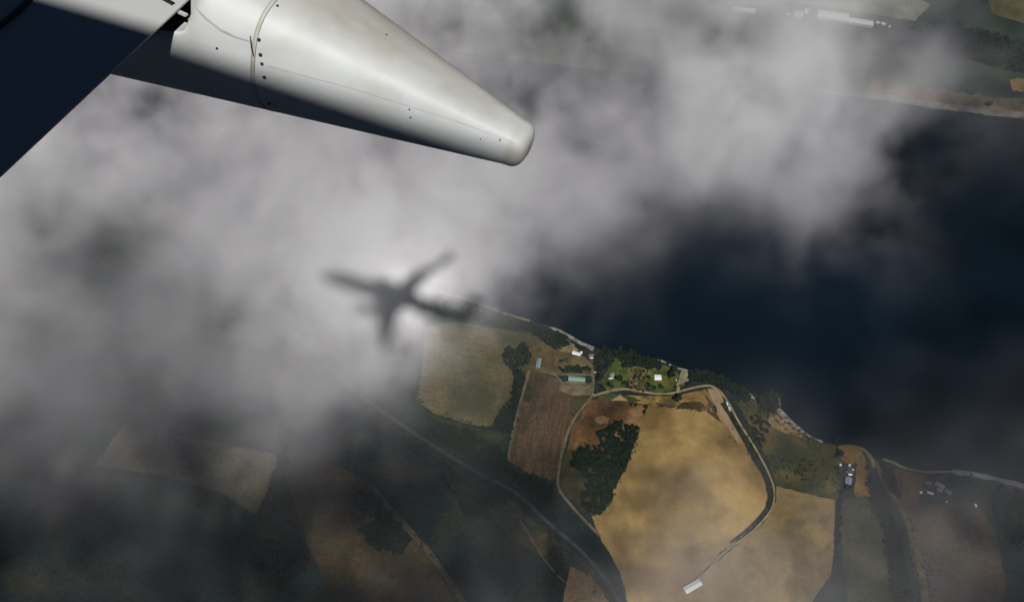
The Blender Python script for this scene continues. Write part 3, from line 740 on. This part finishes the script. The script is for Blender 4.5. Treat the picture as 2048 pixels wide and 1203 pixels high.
hedge([(1448, 808), (1476, 850), (1510, 908), (1532, 955), (1541, 990), (1532, 1022), (1498, 1060), (1440, 1108)], 420, 1.6, 1.2, 2.8, 'low scrub along the inner side of the curving dirt road', 41)
hedge([(1290, 812), (1276, 862), (1262, 905), (1240, 950), (1224, 990), (1205, 1026)], 240, 3, 1.5, 3.5, 'ragged scrub along the left edge of the big tan field', 42)
hedge([(1046, 760), (1036, 820), (1022, 880), (1014, 924), (1060, 948), (1110, 962)], 200, 2.5, 1.5, 3.2, 'scrub round the reddish ploughed field', 43)
hedge([(840, 700), (836, 760), (832, 800), (880, 834), (972, 858), (1004, 846)], 200, 3.5, 1.5, 3.5, 'scrub along the lower edge of the stubble field', 44)
hedge([(1190, 786), (1240, 776), (1300, 784), (1345, 783), (1395, 770), (1425, 768)], 190, 2.2, 1.0, 2.4, 'roadside scrub above the curving dirt road', 45)
hedge([(1460, 795), (1500, 800), (1545, 828), (1600, 868), (1650, 890)], 260, 6, 1.5, 3.5, 'scattered scrub in the olive pasture by the shore', 46)
hedge([(1480, 850), (1530, 900), (1560, 930), (1640, 940), (1670, 980)], 260, 14, 1.5, 4, 'scattered scrub across the olive pasture', 47)
hedge([(1672, 905), (1680, 1000), (1672, 1100), (1664, 1200)], 240, 3, 1.5, 4, 'scrub along the right edge of the pale tan field', 48)
hedge([(1060, 700), (1100, 730), (1130, 745), (1180, 728), (1190, 700)], 150, 9, 1.2, 3, 'scattered bushes about the farmyard', 49)
hedge([(1200, 740), (1250, 752), (1300, 748), (1345, 760), (1360, 776)], 170, 10, 1.2, 3, 'scattered bushes about the gardens', 50, 1)
hedge([(1300, 812), (1350, 816), (1402, 822)], 60, 2, 1, 2.4, 'scrub along the top edge of the big tan field', 51)
hedge([(900, 930), (1000, 985), (1080, 1050), (1160, 1120), (1220, 1190)], 300, 12, 1.5, 4, 'scattered scrub along the main road', 52)
hedge([(1740, 1000), (1800, 1060), (1840, 1120), (1850, 1200)], 240, 12, 1.5, 4, 'scattered scrub beside the lane at the right', 53)
hedge([(1800, 950), (1850, 960), (1910, 960), (1980, 985), (2040, 1000)], 260, 9, 1.5, 4, 'scattered scrub round the far right farm', 54)
hedge([(600, 890), (740, 968), (800, 1035), (870, 1120), (930, 1203)], 260, 5, 1.5, 4.5, 'scrub along the path of the lower left brown field', 55)

# ------------------------------------------------------------------ buildings
def wall_mat(c): return mat('wall_paint', c, .8, col2=tuple(x * .85 for x in c), scale=.5)


def roof_mat(c, c2=None, st=(1, 12, 1), rough=.5):
    return mat('roof_sheet', c, rough, col2=c2 or tuple(x * .8 for x in c), scale=.25, detail=5, spec=.3, stretch=st)


def gable(name, a, b_, wid, rc, wc, label, cat, wh=4.0, pitch=.35, group=None, rc2=None, door=True, ridge=True):
    """a shed or house whose ridge runs from photo pixel a to photo pixel b_"""
    A_, B_ = G(*a), G(*b_); A_.z = B_.z = 0
    L_ = (B_ - A_).length; c = (A_ + B_) / 2
    e = empty(name, c); e.rotation_euler = (0, 0, math.atan2((B_ - A_).y, (B_ - A_).x)); tag(e, label, cat, group)
    l, w_ = L_ / 2, wid / 2; rh = wh + w_ * pitch
    mesh_obj('wall', [(-l, -w_, 0), (l, -w_, 0), (l, w_, 0), (-l, w_, 0), (-l, -w_, wh), (l, -w_, wh), (l, w_, wh), (-l, w_, wh), (-l, 0, rh), (l, 0, rh)],
             [(0, 1, 5, 4), (2, 3, 7, 6), (1, 2, 6, 9, 5), (3, 0, 4, 8, 7)], wall_mat(wc), e)
    ov = .5; y1 = w_ + ov; z1 = wh - ov * pitch
    vs = []
    for dz in (0.05, .25): vs += [(-l - ov, -y1, z1 + dz), (l + ov, -y1, z1 + dz), (l + ov, 0, rh + dz), (-l - ov, 0, rh + dz), (l + ov, y1, z1 + dz), (-l - ov, y1, z1 + dz)]
    o = mesh_obj('roof', vs, [(0, 3, 2, 1), (3, 5, 4, 2), (6, 7, 8, 9), (9, 8, 10, 11), (0, 1, 7, 6), (5, 11, 10, 4), (1, 2, 8, 7), (2, 4, 10, 8), (0, 6, 9, 3), (3, 9, 11, 5)], roof_mat(rc, rc2), e)
    if ridge: mesh_obj('ridge_cap', [(-l - ov, -.35, rh + .16), (l + ov, -.35, rh + .16), (l + ov, 0, rh + .36), (-l - ov, 0, rh + .36), (l + ov, .35, rh + .16), (-l - ov, .35, rh + .16)], [(0, 1, 2, 3), (3, 2, 4, 5)], roof_mat(tuple(x * .7 for x in rc)), o)
    if door:
        mesh_obj('door', [(l + .04, -1.5, 0), (l + .04, 1.5, 0), (l + .04, 1.5, wh * .75), (l + .04, -1.5, wh * .75)], [(0, 1, 2, 3)], wall_mat((.12, .1, .08)), e)
        for k in range(max(2, int(L_ / 7))):
            x = -l + (k + .5) * L_ / max(2, int(L_ / 7))
            mesh_obj('window', [(x - .7, -w_ - .04, wh * .4), (x + .7, -w_ - .04, wh * .4), (x + .7, -w_ - .04, wh * .75), (x - .7, -w_ - .04, wh * .75)], [(0, 1, 2, 3)], M_darkm, e)
    return e


W_ = (.82, .84, .86)
gable('long_shed', (1145, 705.5), (1161, 710), 8.5, W_, (.5, .5, .48), 'long white roofed shed near the shingle', 'shed')
gable('cottage', (1178, 712), (1188, 712), 9, (.16, .17, .17), (.4, .4, .38), 'small grey roofed cottage right of the round white tank', 'house')
gable('porch_shed', (1180.5, 716), (1187, 715.6), 3.2, W_, (.5, .5, .48), 'narrow white lean-to in front of the grey cottage', 'shed', wh=2.6, door=False)
gable('storage_shed', (1079, 718.5), (1075.5, 736), 9.5, (.25, .31, .34), (.35, .36, .36), 'grey blue metal shed at the end of the farmyard track', 'shed', rc2=(.14, .18, .21))
gable('barn', (1137, 757.5), (1170, 760.5), 11.5, (.20, .36, .24), (.3, .3, .26), 'long barn with a pale green roof', 'barn', wh=5, rc2=(.15, .29, .19))
gable('house', (1220, 752), (1228, 749), 9.5, (.22, .23, .21), (.5, .48, .42), 'small grey roofed house on the green lawn', 'house')
gable('veranda', (1217.5, 757.5), (1226, 756.5), 3.0, (.75, .76, .74), (.5, .5, .5), 'white veranda roof below the small grey house', 'shed', wh=2.6, door=False)
gable('house', (1309, 756), (1322, 756), 13.5, (.85, .87, .9), (.6, .58, .5), 'square house with a brilliant white roof in the green garden', 'house', pitch=.2)
gable('storage_shed', (1697, 955.5), (1694.5, 974), 12.5, (.17, .20, .27), (.3, .3, .3), 'blue grey farm shed at the right, above a round tree', 'shed', rc2=(.13, .155, .21))
gable('open_shed', (1699, 935), (1698.5, 946), 9.5, (.06, .075, .085), (.1, .1, .1), 'dark roofed shed among white objects at the right farm', 'shed', door=False)
gable('porch_shed', (1696.5, 948.6), (1703.5, 949.4), 2.6, W_, (.5, .5, .5), 'narrow white roof between the two right farm sheds', 'shed', wh=2.8, door=False)
gable('farm_house', (1849, 965), (1862, 968), 6.5, (.12, .125, .17), (.15, .15, .17), 'leftmost dull violet roof of the far right farm', 'house', door=False)
gable('farm_house', (1870, 966), (1888, 975), 9, (.11, .115, .165), (.15, .15, .17), 'middle dull violet roof of the far right farm', 'house', door=False)
gable('farm_house', (1873, 978), (1884, 981), 8, (.09, .10, .15), (.15, .15, .17), 'lower dull violet roof of the far right farm', 'house', door=False)
gable('farm_house', (1890, 980), (1902, 988), 9, (.06, .065, .10), (.1, .1, .12), 'faint violet roof at the right end of the far right farm', 'house', door=False)
gable('store', (1854, 984), (1866, 988), 4.0, W_, (.5, .5, .5), 'bright white bent roof at the front of the far right farm', 'shed', wh=3, door=False)
gable('barn', (1369, 1182), (1400, 1164), 14, (.62, .64, .60), (.4, .4, .38), 'pale roofed barn at the lower end of the dirt road', 'barn', wh=5)
gable('hut', (1950, 1008), (1952, 1014), 4.0, (.4, .38, .4), (.3, .3, .3), 'small pale hut alone in the lower right field', 'hut', wh=2.6, door=False)
gable('hut', (1891, 1003), (1895, 1003.5), 2.6, (.3, .32, .3), (.3, .3, .3), 'tiny grey hut below the far right farm', 'hut', wh=2.6, door=False)
# harbour sheds on the far shore
for i, (a, c, wd, lb) in enumerate([((1634, 32), (1696, 40.5), 36, 'very long pale warehouse on the far shore'), ((1697, 44), (1745, 51.5), 22, 'lower pale warehouse joined to the right of the very long one'),
                                    ((1466, 20.5), (1510, 25.5), 14, 'leftmost low pale shed on the far shore'), ((1588, 31), (1605, 33), 26, 'short pale shed left of the very long warehouse'),
                                    ((1825, 57.5), (1831, 58.5), 14, 'small white building alone at the right end of the far shore'), ((1646, 29), (1650, 30), 12, 'small pale block on top of the very long warehouse site'),
                                    ((1609, 25), (1616, 27), 10, 'small pale shed above the short one on the far shore'), ((1575, 29), (1578, 32), 8, 'tiny pale hut left of the short far shed'),
                                    ((1753, 46), (1757, 49), 10, 'tiny pale hut first right of the lower warehouse'), ((1762, 48), (1770, 51), 10, 'tiny pale hut second right of the lower warehouse'), ((1777, 55), (1780, 56), 8, 'tiny pale hut third right of the lower warehouse'),
                                    ((1612, 20), (1614, 22), 10, 'tiny pale tower like hut on the far shore')]):
    gable('warehouse', a, c, wd, (.46, .48, .46), (.3, .3, .3), lb, 'warehouse' if wd > 12 else 'hut', wh=9 if wd > 12 else 5, pitch=.2, door=False, group='harbour buildings of the far shore')


def tank(px, py, r, h, c, label):
    p = G(px, py); e = empty('storage_tank', (p.x, p.y, 0)); tag(e, label, 'tank')
    n = 24; m = mat('tank_paint', c, .45, col2=tuple(x * .85 for x in c), scale=.4)
    ring_ = [(r * math.cos(2 * math.pi * k / n), r * math.sin(2 * math.pi * k / n)) for k in range(n)]
    mesh_obj('tank_wall', [(x, y, 0) for x, y in ring_] + [(x, y, h) for x, y in ring_], [(k, (k + 1) % n, n + (k + 1) % n, n + k) for k in range(n)], m, e)
    mesh_obj('tank_roof', [(x * 1.02, y * 1.02, h) for x, y in ring_] + [(0, 0, h + r * .35)], [(k, (k + 1) % n, n) for k in range(n)], m, e)


tank(1162.5, 706, 2.9, 5, W_, 'round white tank beside the long white roofed shed')
tank(1680.5, 930, 2.4, 4, W_, 'white round tank left of the dark roofed shed at the right farm')
tank(1698.5, 930.5, 2.3, 4, W_, 'white round tank directly above the dark roofed shed at the right farm')
tank(1706, 939.5, 1.5, 3, W_, 'small white tank right of the dark roofed shed at the right farm')
tank(1694, 943.5, 1.4, 3, W_, 'small white tank at the left corner of the dark roofed shed')
tank(1841, 985, 2.8, 4, W_, 'white round tank left of the bright bent roof')
tank(1122, 764, 1.1, 2, W_, 'tiny white water tank left of the green roofed barn')


def vehicle(px, py, dx, dy, L_, wd, h, c, label, cat='truck'):
    p = G(px, py, 3.8); q = G(px + dx, py + dy, 3.8) - p
    e = empty('parked_' + cat, (p.x, p.y, 3.8)); e.rotation_euler = (0, 0, math.atan2(q.y, q.x)); tag(e, label, cat)
    m = mat('vehicle_paint', c, .3, col2=tuple(x * .95 for x in c), scale=1, coat=.4)

    def bev(name, lo, hi, mm, par=e, top=1.0):
        bm = bmesh.new(); bmesh.ops.create_cube(bm, size=1)
        for v in bm.verts:
            k = top if v.co.z > 0 else 1
            v.co = Vector(((lo[0] + hi[0]) / 2 + v.co.x * (hi[0] - lo[0]) * k, (lo[1] + hi[1]) / 2 + v.co.y * (hi[1] - lo[1]) * k, (lo[2] + hi[2]) / 2 + v.co.z * (hi[2] - lo[2])))
        bmesh.ops.bevel(bm, geom=bm.edges[:], offset=.12, segments=2, affect='EDGES')
        me = bpy.data.meshes.new(name); bm.to_mesh(me); bm.free(); me.materials.append(mm); o = bpy.data.objects.new(name, me); COL.objects.link(o); o.parent = par
    l = L_ / 2
    if cat == 'truck':
        bev('cargo_box', (-l, -wd / 2, .9), (l - 2.2, wd / 2, h), m); bev('cab', (l - 2.0, -wd / 2, .5), (l, wd / 2, h * .8), m, top=.88)
    else:
        bev('body', (-l, -wd / 2, .4), (l, wd / 2, 1.0), m); bev('cabin', (-l * .6, -wd * .44, .95), (l * .45, wd * .44, 1.5), m, top=.8)
    for sx in (-l * .65, l * .65):
        for sy in (-1, 1):
            n = 12; vs = [(sx + .45 * math.cos(a * math.pi / 6), sy * (wd / 2 - .1) + t_, .45 + .45 * math.sin(a * math.pi / 6)) for t_ in (-.14, .14) for a in range(n)]
            mesh_obj('wheel', vs, [(k, (k + 1) % n, n + (k + 1) % n, n + k) for k in range(n)] + [tuple(range(n)), tuple(range(n, 2 * n))], M_darkm, e)


vehicle(1454, 808, 2, 5, 9, 2.9, 3.6, (.8, .8, .78), 'white truck standing on the dirt road, the upper of two')
vehicle(1458.5, 818, 2, 5, 10, 2.9, 3.6, (.8, .8, .78), 'white truck standing on the dirt road, the lower of two')
vehicle(1352.5, 760, 1, 4, 5.2, 2.3, 2, (.85, .85, .85), 'white car on the left edge of the gravel parking area', 'car')
vehicle(1190, 744, 4, 1, 5, 2.2, 2, (.7, .7, .7), 'light car beside the farm lane right of the tree row', 'car')
vehicle(1186, 788, 4, 1, 4.6, 2.0, 2, (.35, .36, .38), 'grey car at the junction of farm track and dirt road', 'car')


# ------------------------------------------------------------------ clouds
def bilerp(tab, xsv, ysv, px, py):
    tab = np.array(tab, float)
    xi = np.clip((px - xsv[0]) / (xsv[1] - xsv[0]), 0, tab.shape[1] - 1.001); yi = np.clip((py - ysv[0]) / (ysv[1] - ysv[0]), 0, tab.shape[0] - 1.001)
    x0 = xi.astype(int); y0 = yi.astype(int); fx = xi - x0; fy = yi - y0
    fx = fx * fx * (3 - 2 * fx); fy = fy * fy * (3 - 2 * fy)
    return (tab[y0, x0] * (1 - fx) + tab[y0, x0 + 1] * fx) * (1 - fy) + (tab[y0 + 1, x0] * (1 - fx) + tab[y0 + 1, x0 + 1] * fx) * fy


# cover of the cloud bank below the airplane, every 128 x 133 photo pixels on the bank's own level
COVER = [
    [.8, .8, .8, .8, .8, .8, .85, .85, .80, .70, .60, .64, .66, .58, .42, .34, .28],
    [.85, .85, .85, .8, .8, .8, .8, .84, .72, .62, .72, .88, .95, .80, .46, .20, .16],
    [.84, .84, .84, .78, .74, .70, .72, .80, .78, .66, .58, .86, .88, .84, .56, .12, .06],
    [.68, .56, .46, .46, .68, .84, .92, .90, .80, .62, .36, .14, .34, .52, .28, .04, .03],
    [.60, .42, .16, .46, .82, .93, .965, .88, .56, .34, .12, .03, .03, .05, .04, .02, .02],
    [.50, .36, .26, .38, .72, .88, .90, .38, .07, .05, .03, .01, .01, .01, .01, .01, .01],
    [.20, .20, .18, .24, .40, .32, .26, .10, .04, .01, .01, .01, .01, .02, .04, .03, .03],
    [.14, .12, .11, .11, .09, .08, .06, .05, .04, .02, .05, .16, .16, .09, .06, .08, .10],
    [.09, .10, .09, .06, .02, .04, .04, .04, .08, .14, .27, .34, .30, .18, .12, .11, .11],
    [.07, .08, .06, .04, .02, .04, .04, .06, .16, .28, .40, .44, .38, .26, .16, .12, .10]]
ZM = H - 190.0


def proj_px(x, y, z):
    X = x; Y = y; Z = z - H
    kx = X; ky = Y * KY.y + Z * KY.z; kz = Y * KZ.y + Z * KZ.z
    kz = np.maximum(kz, 1)
    return 1024 + FPX * kx / kz, 601.5 + FPX * ky / kz


def cloud(name, lo, hi, res, coverfn, label, dens, nscale, warp, soft, matl, profile):
    nx, ny = 150, 120
    gx = np.linspace(lo[0], hi[0], nx); gy = np.linspace(lo[1], hi[1], ny)
    XX, YY = np.meshgrid(gx, gy)
    cv = coverfn(XX, YY)
    vs = [(float(a), float(b), 0.0) for a, b in zip(XX.ravel(), YY.ravel())]
    fs = [(j * nx + i, j * nx + i + 1, (j + 1) * nx + i + 1, (j + 1) * nx + i) for j in range(ny - 1) for i in range(nx - 1)]
    me = bpy.data.meshes.new(name); me.from_pydata(vs, [], fs)
    at = me.attributes.new('cover', 'FLOAT', 'POINT'); at.data.foreach_set('value', cv.ravel().astype(np.float32))
    me.materials.append(matl)
    o = bpy.data.objects.new(name, me); COL.objects.link(o)
    ng = bpy.data.node_groups.new(name + '_field', 'GeometryNodeTree')
    ng.interface.new_socket('Geometry', in_out='INPUT', socket_type='NodeSocketGeometry')
    ng.interface.new_socket('Geometry', in_out='OUTPUT', socket_type='NodeSocketGeometry')
    N = ng.nodes; L = ng.links
    gi = N.new('NodeGroupInput'); go = N.new('NodeGroupOutput')
    pos = N.new('GeometryNodeInputPosition')
    sep = N.new('ShaderNodeSeparateXYZ'); L.new(pos.outputs[0], sep.inputs[0])
    flat = N.new('ShaderNodeCombineXYZ'); L.new(sep.outputs[0], flat.inputs[0]); L.new(sep.outputs[1], flat.inputs[1])

    def ntex(scale, detail, rough, vec, dist=0):
        n = N.new('ShaderNodeTexNoise'); n.inputs['Scale'].default_value = scale; n.inputs['Detail'].default_value = detail
        n.inputs['Roughness'].default_value = rough; n.inputs['Distortion'].default_value = dist
        L.new(vec, n.inputs['Vector']); return n

    def mth(op, a, b=None, c=None, clamp=False):
        n = N.new('ShaderNodeMath'); n.operation = op; n.use_clamp = clamp
        for i, v in enumerate((a, b, c)):
            if v is None: continue
            if isinstance(v, (int, float)): n.inputs[i].default_value = v
            else: L.new(v, n.inputs[i])
        return n.outputs[0]
    # warp the level the cover is read at, so that its edges curl
    wn_ = ntex(nscale * 0.9, 4, .6, pos.outputs[0])
    vm = N.new('ShaderNodeVectorMath'); vm.operation = 'SUBTRACT'; L.new(wn_.outputs['Color'], vm.inputs[0]); vm.inputs[1].default_value = (.5, .5, .5)
    vs_ = N.new('ShaderNodeVectorMath'); vs_.operation = 'MULTIPLY'; L.new(vm.outputs[0], vs_.inputs[0]); vs_.inputs[1].default_value = (warp, warp, 0)
    va = N.new('ShaderNodeVectorMath'); va.operation = 'ADD'; L.new(vs_.outputs[0], va.inputs[0]); L.new(flat.outputs[0], va.inputs[1])
    sn = N.new('GeometryNodeSampleNearestSurface'); sn.data_type = 'FLOAT'
    na = N.new('GeometryNodeInputNamedAttribute'); na.data_type = 'FLOAT'; na.inputs['Name'].default_value = 'cover'
    L.new(gi.outputs[0], sn.inputs['Mesh']); L.new(na.outputs['Attribute'], sn.inputs['Value']); L.new(va.outputs[0], sn.inputs['Sample Position'])
    cov = sn.outputs['Value']
    # billows
    sq = N.new('ShaderNodeVectorMath'); sq.operation = 'MULTIPLY'; L.new(pos.outputs[0], sq.inputs[0]); sq.inputs[1].default_value = (1, 1, .9)
    n1 = ntex(nscale * 2.6, 8, .66, sq.outputs[0], .35)
    n2 = ntex(nscale * .8, 3, .5, sq.outputs[0], .2)
    nn = mth('MULTIPLY_ADD', n2.outputs['Fac'], .45, mth('MULTIPLY', n1.outputs['Fac'], .55))
    # top and bottom of the bank, lifted by the large noise
    zc, zh = profile
    zz = mth('ADD', mth('SUBTRACT', sep.outputs[2], zc), mth('MULTIPLY', mth('SUBTRACT', n2.outputs['Fac'], .5), -zh * 1.3))
    zr = mth('DIVIDE', zz, zh); prof_ = mth('SUBTRACT', 1.0, mth('MULTIPLY', zr, zr), clamp=True)
    # optical depth from cover: -ln(1-c)
    tau = mth('MULTIPLY', mth('LOGARITHM', mth('SUBTRACT', 1.0, mth('MINIMUM', cov, .975)), math.e), -1.0)
    g = mth('SUBTRACT', nn, soft); g = mth('MULTIPLY', g, 1 / .065); g = mth('ADD', g, mth('MULTIPLY', cov, .55)); g = mth('MAXIMUM', g, .0)
    d = mth('MULTIPLY', mth('MULTIPLY', tau, g), mth('MULTIPLY', prof_, dens))
    vc = N.new('GeometryNodeVolumeCube')
    L.new(d, vc.inputs['Density'])
    vc.inputs['Min'].default_value = lo; vc.inputs['Max'].default_value = hi
    for k, q in zip(('Resolution X', 'Resolution Y', 'Resolution Z'), res): vc.inputs[k].default_value = q
    sm = N.new('GeometryNodeSetMaterial'); sm.inputs['Material'].default_value = matl
    L.new(vc.outputs[0], sm.inputs[0]); L.new(sm.outputs[0], go.inputs[0])
    md = o.modifiers.new('cloud', 'NODES'); md.node_group = ng
    tag(o, label, None, None, 'stuff')
    return o


def cloud_mat(name, lobes, absorb=None):
    """one Volume Scatter per lobe of the droplets' phase function; the narrow backward lobes are the glory"""
    m = bpy.data.materials.new(name); m.use_nodes = True; t = m.node_tree
    t.nodes.remove(t.nodes['Principled BSDF']); out = t.nodes['Material Output']
    at = t.nodes.new('ShaderNodeAttribute'); at.attribute_name = 'density'
    prev = None
    for col, share, g in lobes:
        v = t.nodes.new('ShaderNodeVolumeScatter'); v.inputs['Color'].default_value = (*col, 1); v.inputs['Anisotropy'].default_value = g
        mu = t.nodes.new('ShaderNodeMath'); mu.operation = 'MULTIPLY'; mu.inputs[1].default_value = share
        t.links.new(at.outputs['Fac'], mu.inputs[0]); t.links.new(mu.outputs[0], v.inputs['Density'])
        if prev is None: prev = v
        else:
            a = t.nodes.new('ShaderNodeAddShader'); t.links.new(prev.outputs[0], a.inputs[0]); t.links.new(v.outputs[0], a.inputs[1]); prev = a
    t.links.new(prev.outputs[0], out.inputs['Volume'])
    return m


M_cloud = cloud_mat('cloud_droplets', [((.805, .77, .815), 1.0, -.15), ((1, 1, 1), .0034, -.962)])
M_cloud_shade = cloud_mat('shade_cloud_droplets', [((.97, .975, 1.0), 1.0, 0)])


def near_cover(x, y):
    px, py = proj_px(x, y, ZM)
    c = bilerp(COVER, (0, 128), (0, 133.7), px, py)
    return c


cloud('clouds', (-190, 20, H - 250), (190, 340, H - 140), (240, 200, 70), near_cover,
      'drifting grey-white cloud bank below the airplane, torn open over the fields and the water', 1 / 58.0, 0.022, 34.0, 0.46, M_cloud, (H - 192, 24))

# added cloud layer out of view, its cover shaped to shade the ground below
SHADE = [
    [.5, .5, .5, .5, .5, .4, .4, .5, .5],
    [.5, .5, .5, .5, .4, .4, .4, .4, .5],
    [.5, .4, .3, .2, .1, .2, .4, .5, .5],
    [.6, .5, .4, .2, .2, .06, .2, .5, .6],
    [.8, .8, .75, .5, .25, .2, .22, .68, .85],
    [.8, .8, .82, .8, .6, .28, .26, .65, .8],
    [.8, .8, .82, .84, .75, .38, .3, .65, .75]]


def far_cover(x, y):
    # follow the sunlight down to the ground and read the shade wanted there
    t = ZM / -SUN.z
    gx = x + SUN.x * t; gy = y + SUN.y * t
    px, py = proj_px(gx, gy, 0.0)
    c = bilerp(SHADE, (0, 256), (0, 200), px, py)
    edge = np.minimum(np.minimum(x + 265, 265 - x), np.minimum(y + 20, 410 - y))     # leave the place of the near bank clear
    return c * np.clip(-edge / 30, 0, 1)


cloud('clouds', (-1900, -900, H - 260), (1900, 1500, H - 130), (254, 160, 13), far_cover,
      'unseen cloud layer added out of view to shade the ground', 1 / 50.0, 0.0085, 60.0, 0.5, M_cloud_shade, (H - 193, 40))

# the air between the airplane and the ground
M_air = bpy.data.materials.new('air'); M_air.use_nodes = True; _t = M_air.node_tree; _t.nodes.remove(_t.nodes['Principled BSDF'])
_v = _t.nodes.new('ShaderNodeVolumePrincipled'); _v.inputs['Color'].default_value = (.32, .66, 1.0, 1); _v.inputs['Density'].default_value = 8e-6; _v.inputs['Anisotropy'].default_value = 0
_t.links.new(_v.outputs[0], _t.nodes['Material Output'].inputs['Volume'])
B_ = 92000
hz = mesh_obj('haze', [(x, y, z) for z in (-6, H + 25) for x, y in ((-B_, -B_), (B_, -B_), (B_, B_), (-B_, B_))], [(3, 2, 1, 0), (4, 5, 6, 7), (0, 1, 5, 4), (1, 2, 6, 5), (2, 3, 7, 6), (3, 0, 4, 7)], M_air)
tag(hz, 'thin blue air over the water and fields', None, None, 'stuff')
